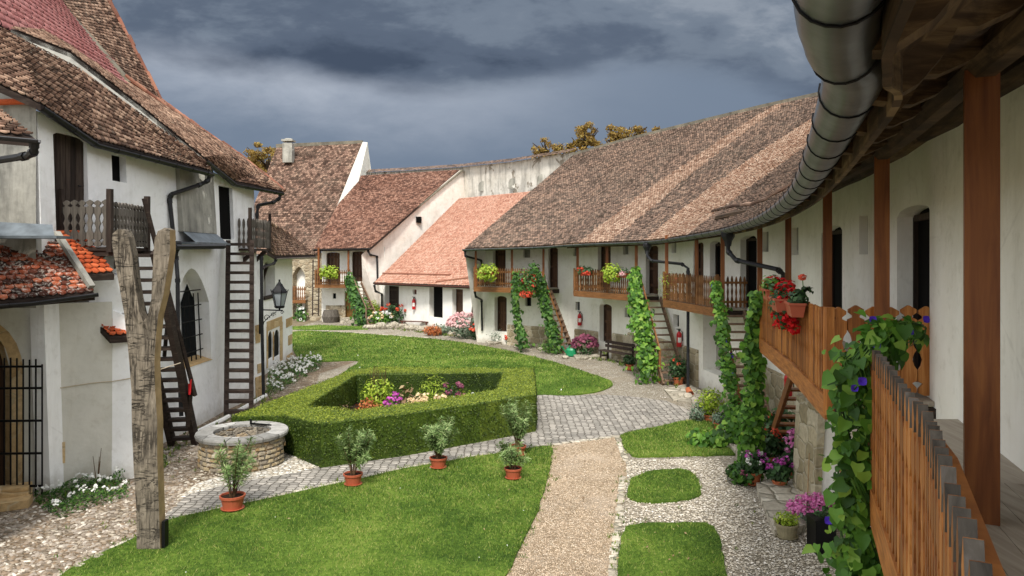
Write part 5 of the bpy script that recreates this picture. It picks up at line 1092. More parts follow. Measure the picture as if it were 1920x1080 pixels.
# loose stones lying on the gravel and the cobbles
def stones(name, poly, n, r0, r1, mat, z=GZ):
    xs = [p.x for p in poly]; ys = [p.y for p in poly]; x = rng.uniform(min(xs), max(xs), n); y = rng.uniform(min(ys), max(ys), n); m = pipoly(x, y, poly)
    for q in LAWNS.values(): m &= ~pipoly(x, y, q[0])
    x, y = x[m], y[m]; n = len(x); r = rng.uniform(r0, r1, (n, 1, 1)) ; base = np.array([[-1, 0, 0], [-.4, -.8, .05], [.6, -.7, 0], [1, .1, .05], [.4, .8, 0], [-.5, .7, 0], [-.45, -.1, .55], [.4, .05, .6]])
    an = rng.uniform(0, 2 * PI, n); c, s = np.cos(an), np.sin(an); b_ = base[None] * r * (1 + rng.normal(size=(n, 8, 3)) * .12); b_[:, :, 1] *= rng.uniform(.6, .9, (n, 1))
    v = np.stack([b_[:, :, 0] * c[:, None] - b_[:, :, 1] * s[:, None] + x[:, None], b_[:, :, 0] * s[:, None] + b_[:, :, 1] * c[:, None] + y[:, None], b_[:, :, 2] * .75 + z], axis=2)
    f = np.array([[0, 1, 6], [1, 2, 6], [2, 7, 6], [2, 3, 7], [3, 4, 7], [4, 5, 7], [5, 6, 7], [5, 0, 6]]); o = npmesh(name, v.reshape(-1, 3), (f[None] + (np.arange(n) * 8)[:, None, None]).reshape(-1, 3), mat); o['kind'] = 'stuff'
b = NB('loose_stone'); M['loose_stone'] = b.fin(b.ramp(b.island(), (0, '8b8170'), (.3, 'b3a996'), (.6, 'd4ccbc'), (.8, '9d907c'), (1, 'f0eadf')), .85, 0, .2)
b = NB('cobble_stone'); M['cobble_stone'] = b.fin(b.ramp(b.island(), (0, '62584a'), (.25, '85796b'), (.5, 'a0968a'), (.7, '806c56'), (.9, 'b4aa9a'), (1, 'd0c8ba')), .85, 0, .2)
b = NB('tan_stone'); M['tan_stone'] = b.fin(b.ramp(b.island(), (0, '94806a'), (.3, 'b8a288'), (.6, 'd2bea4'), (.8, 'a68e74'), (1, 'e8dac4')), .85, 0, .2)
stones('loose_gravel', gp((1176, 862), (1345, 860), (1420, 940), (1560, 1000), (1620, 1090), (1640, 1290), (1120, 1290), (1165, 985)), 26000, .012, .028, 'loose_stone')
stones('loose_gravel', gp((1000, 836), (1160, 817), (1176, 880), (1160, 985), (1148, 1200), (880, 1200), (990, 1000)), 30000, .008, .018, 'tan_stone')
stones('loose_gravel', gp((1150, 716), (1040, 676), (900, 642), (740, 622), (720, 612), (880, 632), (1010, 650), (1150, 690), (1290, 740), (1240, 750)), 9000, .015, .035, 'loose_stone')
stones('cobblestones', gp((-100, 1200), (112, 1082), (250, 1008), (310, 975), (350, 925), (380, 830), (330, 810), (250, 900), (60, 950), (-100, 1000)), 9000, .025, .07, 'cobble_stone', GZ - .012)
stones('cobblestones', gp((300, 975), (350, 925), (470, 900), (600, 876), (560, 850), (540, 835), (380, 880)), 1500, .03, .06, 'loose_stone', GZ - .008)
# ================================================================ hedge, well, forked post
def gz(px, py, z): return Gp(px, py, z)
HT = -3.66
hedge = thing('box_hedge', 'clipped box hedge enclosing the flower bed in the middle of the yard', 'hedge', (-2, 20, GZ))
def hz(x): return HT + .113 * min(0, x + 4.2)
HO = [V(-6.95, 18.4, hz(-6.95)), V(-5.4, 17.6, hz(-5.4)), gz(602, 793, HT), gz(760, 775, HT), gz(900, 755, HT), gz(1004, 739, HT), gz(1000, 690, HT), gz(830, 690, HT), gz(666, 691, hz(-5.14))]
HI = [gz(573, 761, hz(-5.1)), gz(662, 768, HT), gz(800, 751, HT), gz(932, 729, HT), gz(944, 698, HT), gz(800, 700, HT), gz(667, 702, hz(-4.9))]
mb = MB()
for L, s in ((HO, .03), (HI, .03)):
    for a, b_ in zip(L, L[1:] + L[:1]): mb.quad(V(a.x, a.y, GZ), V(b_.x, b_.y, GZ), b_ - V(0, 0, s), a - V(0, 0, s))
import bmesh
from mathutils.geometry import tessellate_polygon
tri = tessellate_polygon([HO, HI[::-1]]); allv = HO + HI[::-1]; mb.add([v - V(0, 0, .03) for v in allv], [tuple(t) for t in tri]); mb.build('core', 'hedge_leaf', hedge)
def ribbon(L, dens, out, jit=.035):
    ps, ns = [], []
    for a, b_ in zip(L, L[1:] + L[:1]):
        d = b_ - a; ln = d.length; n = int(ln * (HT - GZ) * dens); t = rng.random(n); z = rng.uniform(GZ + .02, HT + .01, n); nr = np.array([d.y, -d.x, 0]) / ln * out
        p = np.array(a)[None] + np.array(d)[None] * t[:, None]; hh_ = HT + .113 * np.minimum(0, p[:, 0] + 4.2); p[:, 2] = GZ + (z - GZ) * (hh_ - GZ) / (HT - GZ); p += nr * (rng.random((n, 1)) * jit + .02 * np.sin(t * ln * 5)[:, None] * np.sin(z * 7)[:, None]); ps.append(p); ns.append(np.repeat(nr[None], n, 0) + rng.normal(size=(n, 3)) * .55)
    return np.concatenate(ps), np.concatenate(ns)
cen = sum(HO, Vector()) / len(HO); d0 = HO[1] - HO[0]; outs = 1 if (V(d0.y, -d0.x, 0).dot(HO[0] - cen)) > 0 else -1
p, nn_ = ribbon(HO, 1500, outs); foliage('side_leaves', p, rng.uniform(.03, .055, len(p)), nn_, 'hedge_leaf', 'leaf', hedge)
d0 = HI[1] - HI[0]; cen2 = sum(HI, Vector()) / len(HI); outs = 1 if (V(d0.y, -d0.x, 0).dot(HI[0] - cen2)) > 0 else -1
p, nn_ = ribbon(HI, 900, -outs); foliage('inner_leaves', p, rng.uniform(.035, .06, len(p)), nn_, 'hedge_leaf', 'leaf', hedge)
n = 90000; x = rng.uniform(-7.1, 1.3, n); y = rng.uniform(16, 24.6, n); m = pipoly(x, y, HO) & ~pipoly(x, y, HI); x, y = x[m], y[m]; n = len(x)
z = HT + .113 * np.minimum(0, x + 4.2) - .02 + rng.random(n) * .035 + .012 * np.sin(x * 4) * np.sin(y * 5); foliage('new_growth', np.stack([x, y, z], 1), rng.uniform(.03, .055, n), np.array([0, 0, 1.]) + rng.normal(size=(n, 3)) * .5, 'hedge_new_growth', 'leaf', hedge)
bed = sheet('flower_bed_soil', [V(p.x, p.y, 0) for p in HI], GZ + .02, 'soil')
# well
wc = V(-6.08, 16.72, GZ); wl = thing('stone_well', 'round rubble stone well with a flat weathered stone rim beside the hedge', 'well', wc)
mb = MB(); mb.lathe([(.90, 0), (.89, .25), (.88, .62)], wc, 40, False); mb.lathe([(.60, .66), (.58, .05), (0.01, .04)], wc, 40, False); mb.build('wall', 'rubble_stone', wl, smooth=True)
mb = MB()
for k in range(8):
    n = 6; a0 = k * PI / 4 + .02; vs = []; 
    for i in range(n + 1):
        a = a0 + (PI / 4 - .03) * i / n
        for r, z in ((.62, .62), (.985, .62), (1.0, .68), (.985, .715), (.62, .72)): vs.append(wc + V(r * math.cos(a), r * math.sin(a), z))
    fs = [(i * 5 + j, i * 5 + (j + 1) % 5, (i + 1) * 5 + (j + 1) % 5, (i + 1) * 5 + j) for i in range(n) for j in range(5)] + [tuple(range(5)), tuple(n * 5 + j for j in range(5))[::-1]]; mb.add(vs, fs)
mb.build('rim', 'weathered_rim', wl)
mb = MB(); [mb.tube([wc + V(-.62, y, .70), wc + V(.62, y, .70)], .004, 4) for y in np.linspace(-.4, .4, 7)]; [mb.tube([wc + V(y, -.62, .70), wc + V(y, .62, .70)], .004, 4) for y in np.linspace(-.4, .4, 7)]; mb.build('mesh_cover', 'black_iron', wl)
mb = MB(); mb.beam(wc + V(-.02, .6, .72), wc + V(-.02, .6, .84), .04, .04); mb.beam(wc + V(0, .62, .735), wc + V(.5, .45, .735), .03, .03); mb.build('latch', 'black_iron', wl)
# rubble stones bulging from the well wall
ps = []; mb = MB()
for r_ in range(6):
    k = 0; a = rnd.random()
    while a < 2 * PI + .0:
        l = rnd.uniform(.1, .24); z = .06 + r_ * .1; h = rnd.uniform(.035, .05); q = []
        for i, (da, dz) in enumerate(((-.45, -.7), (.45, -.8), (.5, .6), (-.4, .8))): aa = a + l * da; rr = .9 - .02 * (z > .4); q.append((aa, z + dz * h, rr))
        o = [wc + V(rr * math.cos(aa), rr * math.sin(aa), zz) for aa, zz, rr in q]; m_ = [wc + V((rr + .035) * math.cos(a + (aa - a) * .7), (rr + .035) * math.sin(a + (aa - a) * .7), z + (zz - z) * .7) for aa, zz, rr in q]
        mb.add(o + m_, [(4, 5, 6, 7)] + [(i, (i + 1) % 4, 4 + (i + 1) % 4, 4 + i) for i in range(4)]); a += l * 1.08
M['well_stone'] = None
b = NB('well_stone'); M['well_stone'] = b.fin(b.hsv(b.ramp(b.island(), (0, '8b8274'), (.3, 'a89c86'), (.55, 'b9a988'), (.75, 'a0835c'), (1, 'd2c8b4')), .5, 1, b.ramp(b.noise(14, 5, .7), (.3, .75), (.7, 1.2))), .9, 0, .2); mb.build('stones', 'well_stone', wl)
# forked post
b = NB('hewn_timber'); v = b.map((5, 5, .8)); n_ = b.noise(3, 8, .7, v, .8); h1 = b.noise(1, 5, .6, b.map((2.2, 2.2, 9)), .8); h2 = b.noise(1, 5, .6, b.map((6.5, 6.5, .55)), .3)
ck2 = b.N.new('ShaderNodeVectorMath'); c = b.ramp(n_, (.3, '4c463c'), (.5, '70675a'), (.7, '8e8474')); crk = b.math('MULTIPLY', b.ramp(h1, (.475, 0.), (.492, 1.), (.508, 1.), (.525, 0.)), b.ramp(b.noise(3.2, 4), (.42, 0.), (.56, .9)))
vl = b.ramp(h2, (.47, 0.), (.495, 1.), (.505, 1.), (.53, 0.)); c = b.mix(crk, c, '26231f'); vl = b.math('MULTIPLY', vl, b.ramp(b.noise(1.3, 4), (.42, 0.), (.55, 1.))); c = b.mix(b.math('MULTIPLY', vl, .8), c, '2a2621'); crk = b.math('MAXIMUM', crk, vl)
b.bump(b.math('SUBTRACT', n_, b.math('MULTIPLY', crk, .8)), .9, .02); M['hewn_timber'] = b.fin(c, .9, 0, .15)
FK = [(257, 1034), (254, 960), (252, 880), (248, 800), (245, 730), (240, 660), (233, 590), (224, 540), (216, 495), (211, 455), (212, 438), (222, 429), (234, 432), (241, 444), (246, 478), (251, 520), (256, 556), (262, 584), (270, 603), (277, 592), (283, 560), (285, 520), (287, 480), (290, 448), (296, 433), (308, 427), (318, 431), (317, 470), (314, 510), (306, 550), (299, 590), (292, 630), (289, 680), (290, 730), (295, 790), (297, 860), (299, 940), (301, 1034)]
fk = thing('forked_post', 'tall weathered forked oak post standing in the near lawn', 'post', V(-5.75, 11.7, GZ))
pts = [P(x, y, 11.7) for x, y in FK]; ext = V(.0, .2, 0); mb = MB(); ctr = Vector((sum(p.x for p in pts) / len(pts), 0, 0))
def chisel(p): return p + V(rnd.uniform(-.012, .012), rnd.uniform(-.02, .02), 0)
fr = [chisel(p) for p in pts]; bk = [p + ext for p in fr]; tri = tessellate_polygon([fr]); nv = len(fr); inner = [p + (Vector((0, -.03, 0))) for p in fr]
mb.add(fr + bk, [tuple(t) for t in tri] + [tuple(nv + i for i in t[::-1]) for t in tri]); mb.m = 0
k_side = MB()
for i in range(nv):
    j = (i + 1) % nv; tgt = [fr[i], fr[j], bk[j], bk[i]]
    if i >= 26 and i < 37: mb.m = 1
    else: mb.m = 0
    mb.add(tgt, [(0, 1, 2, 3)])
mb.m = 1; o = mb.build('trunk', ['hewn_timber', 'fresh_cut_wood'], fk)
mb = MB(); q = P(302, 1000, 11.7); mb.box(q.x, q.x + .05, 11.72, 11.85, GZ, GZ + .45); mb.build('anchor', 'black_iron', fk)
# ================================================================ plants in pots
def potmesh(c, r, h, mat='plastic_terracotta', name='pot', parent=None, saucer=True):
    mb = MB(); mb.lathe([(r * .68, 0), (r * .74, h * .1), (r * .93, h * .78), (r * .94, h * .8), (r * 1.03, h * .82), (r * 1.05, h * .98), (r * 1.0, h), (r * .93, h * .98), (r * .88, h * .7)], c, 20)
    if saucer: mb.lathe([(r * .8, 0.005), (r * .95, .03), (r * .97, .035), (r * .9, .03)], c, 20)
    o = mb.build(name, mat, parent, smooth=False); m2 = MB(); m2.lathe([(0.001, h * .86), (r * .91, h * .86)], c, 14, False); m2.build('soil', 'soil', parent); return o
def oleander(label, px, py, r, h, plant_h, spread, nst, dens=1.0, dry=False):
    c = Gp(px, py); c.z = GZ + .03; o = thing('potted_oleander', label, 'potted plant', c, 'oleanders in terracotta pots along the paved path'); potmesh(c, r, h, parent=o)
    mb = MB(); lp, ln, ld = [], [], []
    for i in range(int(nst * 1.6)):
        a = rnd.uniform(0, 2 * PI); s = spread * rnd.uniform(.15, 1); H_ = plant_h * rnd.uniform(.5, 1.0); pts = []
        for t in np.linspace(0, 1, 6): pts.append(c + V(math.cos(a) * (.04 + s * t ** 1.5), math.sin(a) * (.04 + s * t ** 1.5), h * .8 + H_ * t))
        mb.tube(pts, [.008 * (1 - .6 * t) for t in np.linspace(0, 1, 6)], 5)
        nl = int(62 * dens); t = rng.uniform(.28, 1.0, nl) ** .75
        P_ = np.array([[float(np.interp(q, np.linspace(0, 1, 6), [p[k] for p in pts])) for k in range(3)] for q in t]); ax = np.array(pts[-1] - pts[-3]); ax /= np.linalg.norm(ax)
        out = rng.normal(size=(nl, 3)); out -= ax * (out @ ax)[:, None]; out /= np.linalg.norm(out, axis=1, keepdims=True); ld.append(out * .8 + ax * .8); ln.append(np.cross(out, ax) * .3 + ax - out * .4); lp.append(P_)
    mb.build('stems', 'twig', o); P_ = np.concatenate(lp); foliage('leaves', P_, rng.uniform(.08, .15, len(P_)), np.concatenate(ln), 'oleander_leaf', 'lance', o, droop=np.concatenate(ld)); return o
oleander('sparse open oleander in a terracotta pot nearest the stone well', 436, 958, .22, .27, 1.0, .5, 15, 1.1)
oleander('bushy dark oleander in a terracotta pot before the front corner of the hedge', 662, 912, .19, .24, .95, .42, 17, 2.0)
oleander('widest oleander in a terracotta pot before the middle of the hedge', 822, 880, .19, .24, .9, .52, 18, 2.0)
oleander('thin small oleander in the front pot at the right end of the lawn', 962, 900, .18, .23, .6, .36, 9, 1.3)
oleander('taller oleander in the pot behind another one at the right end of the hedge', 971, 856, .19, .23, 1.15, .42, 16, 1.8)
# ---------------------------------------------------------------- small plant builders
def petals(c, r, n, mat, parent, size=.03, name='flowers', squash=.8, up=.3):
    p, d = ball(n, c, (r, r, r * squash), .75); return foliage(name, p, rng.uniform(size * .7, size * 1.3, n), d + [0, 0, up] + rng.normal(size=d.shape) * .35, mat, 'petal', parent)
def multi_petals(cs, r, n, mat, parent, size=.03, name='flowers', squash=.8):
    ps, ds = [], []
    for c in cs: p, d = ball(n, c, (r, r, r * squash), .6); ps.append(p); ds.append(d + [0, -.2, .5])
    p = np.concatenate(ps); return foliage(name, p, rng.uniform(size * .7, size * 1.3, len(p)), np.concatenate(ds) + rng.normal(size=p.shape) * .3, mat, 'petal', parent)
def bush(c, r, n, mat, parent, size=.07, shape='leaf', name='leaves', shell=.2, up=.4):
    p, d = ball(n, c, r, shell); return foliage(name, p, rng.uniform(size * .6, size * 1.3, n), d + [0, 0, up] + rng.normal(size=d.shape) * .5, mat, shape, parent)
def spots(c, r, k, top=.4):
    out = []
    for i in range(k):
        d = rng.normal(size=3); d /= np.linalg.norm(d); d[2] = abs(d[2]) * .9 + top * .3; d[1] = -abs(d[1]) * .8; out.append(np.array(c) + d * np.array(r))
    return out
def plant(kind, label, base, r, h, leaf, flower=None, nf=6, fr=.05, fs=.03, n=350, size=.07, shape='leaf', pot=None, group=None, cat='plant', fn=14):
    """base: ground point; pot=(radius,height,material)"""
    o = thing(kind, label, cat, base, group); z0 = 0
    if pot: potmesh(base, pot[0], pot[1], pot[2], parent=o); z0 = pot[1] * .85
    c = base + V(0, 0, z0 + h * .5); rr = (r, r, h * .55); bush(c, rr, n, leaf, o, size, shape)
    mb = MB()
    for i in range(5): a = i * 1.3; mb.tube([base + V(0, 0, z0 * .9), c + V(math.cos(a) * r * .5, math.sin(a) * r * .5, 0)], [.008, .004], 4)
    mb.build('stems', 'twig', o)
    if flower:
        fl = flower if isinstance(flower, (list, tuple)) else [flower]
        for f in fl: multi_petals(spots(c, rr, nf), fr, fn, f, o, fs)
    return o
# plants of the bed inside the hedge
BG = GZ + .02
def inbed(px, py, zt): return P(px, py, 0)
def bedpt(px, py, z): p = Gp(px, py, z + .08); return V(p.x, p.y, BG + .14)
plant('yellow_shrub', 'yellow green shrub with bare twigs on top in the hedged flower bed', bedpt(708, 728, -3.9), .5, .95, 'bright_leaf', None, n=700, size=.11)
plant('bronze_heuchera', 'low rusty orange leaved clump at the left end of the flower bed', bedpt(690, 753, -3.9), .34, .75, 'orange_leaf', None, n=500, size=.09)
plant('green_mound', 'bright lime green mound at the front left of the flower bed', bedpt(681, 764, -3.8), .28, .72, 'bright_leaf', None, n=500, size=.05)
plant('grey_brown_twigs', 'dry grey brown seed heads in the left corner of the flower bed', bedpt(649, 758, -3.8), .3, .8, 'brown_leaf', None, n=260, size=.06)
plant('pink_aster', 'bright pink flower clump in the flower bed', bedpt(738, 746, -3.9), .24, .75, 'dark_leaf', 'magenta_petal', 16, .07, .045, n=220)
plant('dry_flower_stalk', 'tall pale stalk with large drying leaves in the flower bed', bedpt(762, 745, -3.9), .2, 1.15, 'brown_leaf', None, n=70, size=.16)
plant('peony_shrub', 'leafy green shrub rising behind the cream hydrangea', bedpt(812, 722, -3.8), .45, 1.05, 'bright_leaf', None, n=600, size=.12, shape='lance')
plant('cream_hydrangea', 'cream white hydrangea heads along the front of the flower bed', bedpt(808, 750, -3.9), .62, .8, 'bright_leaf', 'cream_petal', 26, .10, .06, n=420)
plant('red_hydrangea', 'dusky red hydrangea heads behind the cream ones', bedpt(850, 737, -3.9), .32, .95, 'dark_leaf', 'purple_flower', 12, .09, .055, n=200)
plant('white_dahlia', 'small white flowers at the right end of the flower bed', bedpt(872, 737, -3.9), .4, .8, 'bright_leaf', 'white_petal', 6, .06, .045, n=320)
tw_ = thing('bare_twigs', 'bundle of bare upright twigs in the flower bed', 'plant', bedpt(708, 722, -3.8)); mb = MB()
for i in range(14): q = Vector(tw_.location) + V(rnd.uniform(-.2, .2), rnd.uniform(-.1, .1), 0); mb.tube([q, q + V(rnd.uniform(-.12, .12), 0, 1.15 + rnd.random() * .2)], [.012, .005], 4)
mb.build('twigs', 'twig', tw_)
# petunia beds
def flowerbed(name, label, poly, n, h, leaf, petal, nf, size=.06, fs=.05, z=GZ):
    o = thing(name, label, 'flowers', (sum(p.x for p in poly) / len(poly), sum(p.y for p in poly) / len(poly), z)); xs = [p.x for p in poly]; ys = [p.y for p in poly]
    x = rng.uniform(min(xs), max(xs), n * 3); y = rng.uniform(min(ys), max(ys), n * 3); m = pipoly(x, y, poly); x, y = x[m][:n], y[m][:n]; hh = h * (.55 + .45 * np.sin(x * 5) * np.sin(y * 4)); zz = z + rng.random(len(x)) * np.abs(hh)
    foliage('leaves', np.stack([x, y, zz], 1), rng.uniform(size * .6, size * 1.3, len(x)), rng.normal(size=(len(x), 3)) * .6 + [0, -.2, .9], leaf, 'leaf', o)
    k = rng.choice(len(x), nf); p = np.stack([x[k], y[k], z + np.abs(hh[k]) + .03 + rng.random(nf) * .05], 1); cs = np.repeat(p, 5, 0) + rng.normal(size=(nf * 5, 3)) * fs * .3; foliage('flowers', cs, rng.uniform(fs * .6, fs, nf * 5), rng.normal(size=(nf * 5, 3)) * .5 + [.1, -.6, .8], petal, 'petal', o); return o
flowerbed('white_petunia_bed', 'white petunias growing against the porch wall beside the iron gate', gp((60, 945), (95, 915), (150, 900), (230, 900), (240, 935), (170, 955), (110, 975)), 2600, .34, 'ivy_leaf', 'white_petal', 60, fs=.045)
flowerbed('white_flower_border', 'white flowers along the foot of the arched window annex', gp((500, 745), (503, 700), (548, 680), (600, 675), (604, 690), (560, 715), (520, 738)), 2600, .4, 'ivy_leaf', 'white_petal', 210, .08, .06)
tk = thing('dry_stalk', 'dry brown stalk rising from the white petunias', 'plant', Gp(182, 915)); mb = MB(); q = Vector(tk.location)
for i in range(5): mb.tube([q, q + V(rnd.uniform(-.1, .1), 0, .5 + .3 * rnd.random())], [.012, .005], 4)
mb.build('stem', 'twig', tk)
# ================================================================ climbers
def vine(label, path, rad, n, size, leaf='vine_leaf', flower=None, nf=0, fs=.06, base=None, name='climbing_vine', cat='climber', shape='heart', droop=.9, tendrils=8):
    path = [Vector(p) for p in path]; L = [0]
    for a, b_ in zip(path[:-1], path[1:]): L.append(L[-1] + (b_ - a).length)
    base = base or path[-1]; o = thing(name, label, cat, base); rad = rad if isinstance(rad, (list, tuple)) else [rad] * len(path)
    t = rng.random(int(n * 1.5)) * L[-1]; t = t[rng.random(len(t)) < .30 + .7 * np.abs(np.sin(t * 2.4 + n))]; n = len(t); C_ = np.stack([np.interp(t, L, [p[k] for p in path]) for k in range(3)], 1); R_ = np.interp(t, L, rad); wob = .55 + .35 * np.abs(np.sin(t * 3.1 + n)) + .35 * np.abs(np.sin(t * 7.7 + 1.3 * n)) + .5 * (rng.random(n) < .06); d = rng.normal(size=(n, 3)); d /= np.linalg.norm(d, axis=1, keepdims=True)
    d[:, 1] = np.where(rng.random(n) < .7, -np.abs(d[:, 1]), d[:, 1]); p = C_ + d * (R_ * wob * (.35 + .65 * rng.random(n)))[:, None]
    for k in range(max(5, int(L[-1] * 3))):      # stray shoots
        q = rnd.random() * L[-1]; c0 = np.array([float(np.interp(q, L, [p_[j] for p_ in path])) for j in range(3)]); r0 = float(np.interp(q, L, rad)); an = rnd.uniform(0, 2 * PI); m = rnd.randint(4, 9)
        dv = np.array([math.cos(an), -abs(math.sin(an)) * .6, rnd.uniform(-.9, .7)]); tt = np.linspace(.5, rnd.uniform(1.3, 2.2), m); pp = c0 + dv * r0 * tt[:, None] + np.array([0, 0, -.25 * r0]) * (tt[:, None] ** 2) * .5; p = np.concatenate([p, pp]); d = np.concatenate([d, np.tile(dv / np.linalg.norm(dv), (m, 1))])
    n = len(p); nr = d * .8 + np.array([0, -.5, .35]) + rng.normal(size=(n, 3)) * .3; dr = np.tile(np.array([0, 0, -droop]), (n, 1)) + d * .6; foliage('leaves', p, size * (.4 + .85 * rng.random(n) ** 1.3), nr, leaf, 'vheart' if shape == 'heart' else shape, o, droop=dr)
    mb = MB()
    for k in range(tendrils):
        ph = rnd.uniform(0, 6); pts = []
        for i in range(15): tt = i / 14 * L[-1]; c = V(*[float(np.interp(tt, L, [p_[j] for p_ in path])) for j in range(3)]); r = float(np.interp(tt, L, rad)) * .6; pts.append(c + V(math.cos(ph + i * .9) * r, math.sin(ph + i * .9) * r, 0))
        mb.tube(pts, .006, 4)
    mb.build('stems', 'ivy_leaf' if size < .12 else 'vine_leaf', o)
    if flower:
        k = rng.integers(0, n, nf)
        mb = MB()
        for i in k:
            c = Vector(p[i]) + Vector(d[i]) * .04 + V(0, -.04, 0); f = Vector((d[i][0] * .7, -1, .25)).normalized(); s = f.cross(V(0, 0, 1)).normalized(); u = s.cross(f); r1 = fs * rnd.uniform(.7, 1.1); m = 8
            rg = [c - f * fs * .5 + (s * math.cos(j * 2 * PI / m) + u * math.sin(j * 2 * PI / m)) * r1 * .12 for j in range(m)] + [c + (s * math.cos(j * 2 * PI / m) + u * math.sin(j * 2 * PI / m)) * r1 * (1 if j % 2 else .86) for j in range(m)]
            mb.add(rg, [(j, (j + 1) % m, m + (j + 1) % m, m + j) for j in range(m)] + [tuple(range(m))])
        mb.each('flower', flower, o)
    return o
vine('leafy morning glory with blue violet trumpets hanging at the end of the nearest railing', [(2.62, 5.1, -.5), (2.5, 5.3, -.75), (2.45, 5.3, -1.3), (2.5, 5.3, -2.0), (2.45, 5.2, -2.7), (2.35, 5.1, -3.5), (2.35, 5.2, GZ)], [.14, .26, .22, .24, .27, .34, .42], 2200, .088, 'vine_leaf', 'violet_petal', 22, .036, name='morning_glory', tendrils=26)
vine('loose morning glory shoots reaching over the fretwork panel', [(2.6, 5.2, -.55), (2.78, 5.25, -.46), (2.92, 5.3, -.5), (2.95, 5.35, -.6)], [.08, .07, .06, .05], 40, .075, 'vine_leaf', 'violet_petal', 2, .036, name='morning_glory', tendrils=5)
vine('thick green climber column below the red geraniums', [(4.72, 14.2, -.75), (4.8, 14.7, -1.5), (4.85, 14.9, -2.5), (4.9, 15.1, -3.4), (4.95, 15.4, -4.4)], [.12, .19, .21, .24, .3], 1500, .13, 'vine_leaf')
vine('climber with sparse leaves running up the pale handrail of the stair by the blind arch', [(5.72, 20.8, -.75), (5.68, 20.2, -1.6), (5.6, 19.6, -2.5), (5.6, 19, -3.4), (5.6, 18.4, -4.3)], [.12, .18, .2, .24, .45], 900, .12, 'vine_leaf', 'violet_petal', 7, .06)
vine('broad green climber covering the left side of the tall middle stair', [(4.9, 29.4, -.55), (4.8, 28.8, -1.5), (4.85, 28, -2.5), (4.95, 27.4, -3.5), (5.0, 27, -4.4)], [.18, .3, .38, .42, .5], 1500, .17, 'vine_leaf')
vine('climber arching down the left side of the farthest range stair', [(1.0, 36.0, -.5), (1.35, 35.9, -1.2), (1.55, 35.7, -2.2), (1.85, 35.4, -3.3), (2.15, 35.1, -4.4)], [.22, .25, .25, .27, .42], 1200, .16, 'ivy_leaf')
vine('thin hanging climber strand below the farthest range balcony', [(.25, 36.8, -.8), (.1, 36.6, -1.8), (.25, 36.4, -3.0), (.55, 36.0, -4.4)], [.14, .14, .15, .4], 560, .17, 'ivy_leaf')
vine('ivy covering the handrail of the stair before the ochre door', [P(656, 518, 51.0), P(662, 545, 50.5), P(675, 575, 49.8), P(685, 608, 49.0)], [.3, .45, .5, .55], 1200, .22, 'ivy_leaf')
vine('white climbing roses on the rough stone wall under the loggia', [P(562, 572, 53.6), P(566, 588, 53.4), P(562, 604, 53.0)], [.25, .35, .4], 160, .2, 'ivy_leaf', 'white_petal', 22, .12)
vine('low leafy creeper spilling on the lawn at the foot of the climbers', [Gp(1300, 835) + V(0, 0, .15), Gp(1345, 838) + V(0, 0, .2), Gp(1385, 835) + V(0, 0, .25)], [.2, .3, .4], 420, .15, 'vine_leaf', 'white_petal', 3, .04)
# ================================================================ rail boxes
def railbox(label, c, d, L, mats, flw, n=240, size=.07, pot='plastic_terracotta', trail=.2, fr=.06, nf=9, group=None, hang=True, leafr=.26):
    c = Vector(c); d = Vector(d).normalized(); nrm = V(d.y, -d.x, 0); nrm = nrm if nrm.y < 0 else -nrm; o = thing('flower_box', label, 'flower box', c, 'flower boxes hung on the balcony rails'); mb = MB()
    a, b_ = c - d * L / 2, c + d * L / 2; w0, w1, h = .07, .10, .17
    q = [a - nrm * w0 + d * .02, b_ - nrm * w0 - d * .02, b_ + nrm * w0 - d * .02, a + nrm * w0 + d * .02]; t = [a - nrm * w1 + V(0, 0, h), b_ - nrm * w1 + V(0, 0, h), b_ + nrm * w1 + V(0, 0, h), a + nrm * w1 + V(0, 0, h)]
    mb.add(q + t, [(3, 2, 1, 0), (0, 1, 5, 4), (1, 2, 6, 5), (2, 3, 7, 6), (3, 0, 4, 7)])
    for i in range(4): mb.beam(t[i], t[(i + 1) % 4], .025, .03)
    for s in np.linspace(.12, .88, 7): x = q[3].lerp(q[2], s); y = t[3].lerp(t[2], s); mb.beam(x + nrm * .004, y + nrm * .004, .012, .012)
    mb.build('box', pot, o); m2 = MB(); m2.add([v - V(0, 0, .02) for v in t], [(0, 1, 2, 3)]); m2.build('soil', 'soil', o)
    ps = []; ds = []
    for s in (-.35, 0, .35): p, dd = ball(n // 3, c + d * L * s + nrm * .03 + V(0, 0, h + .08 - trail * .3), (leafr * .7, leafr * .7, leafr * .6 + trail * .5), .2); ps.append(p); ds.append(dd + [0, -.3, .5])
    p = np.concatenate(ps); foliage('leaves', p, rng.uniform(size * .6, size * 1.2, len(p)), np.concatenate(ds), mats, 'heart' if size > .05 else 'leaf', o)
    if flw:
        cs = []
        for i in range(nf): s = rnd.uniform(-.5, .5); cs.append(c + d * L * s + nrm * rnd.uniform(.0, .2) + V(0, 0, h + rnd.uniform(-trail, .2)))
        multi_petals(cs, fr, 34, flw, o, fr * .45, 'flowers')
    return o
railbox('terracotta coloured box of red geraniums and green leaves nearest the viewer on the second balcony', (3.78, 9.9, -.80), (.25, 1, 0), .55, 'dark_leaf', None, 200, .06, trail=0, leafr=.17)
gr = railbox('box overflowing with scarlet geraniums just beyond the nearest flower box', (3.82, 10.6, -.78), (.22, 1, 0), .7, 'dark_leaf', 'red_petal', 220, .06, trail=.42, fr=.085, nf=40)
railbox('box of small red geraniums and white blooms at the far end of the second balcony', (4.45, 12.8, -.75), (.22, 1, 0), .7, 'vine_leaf', 'red_petal', 260, .07, trail=.1, fr=.09, nf=14)
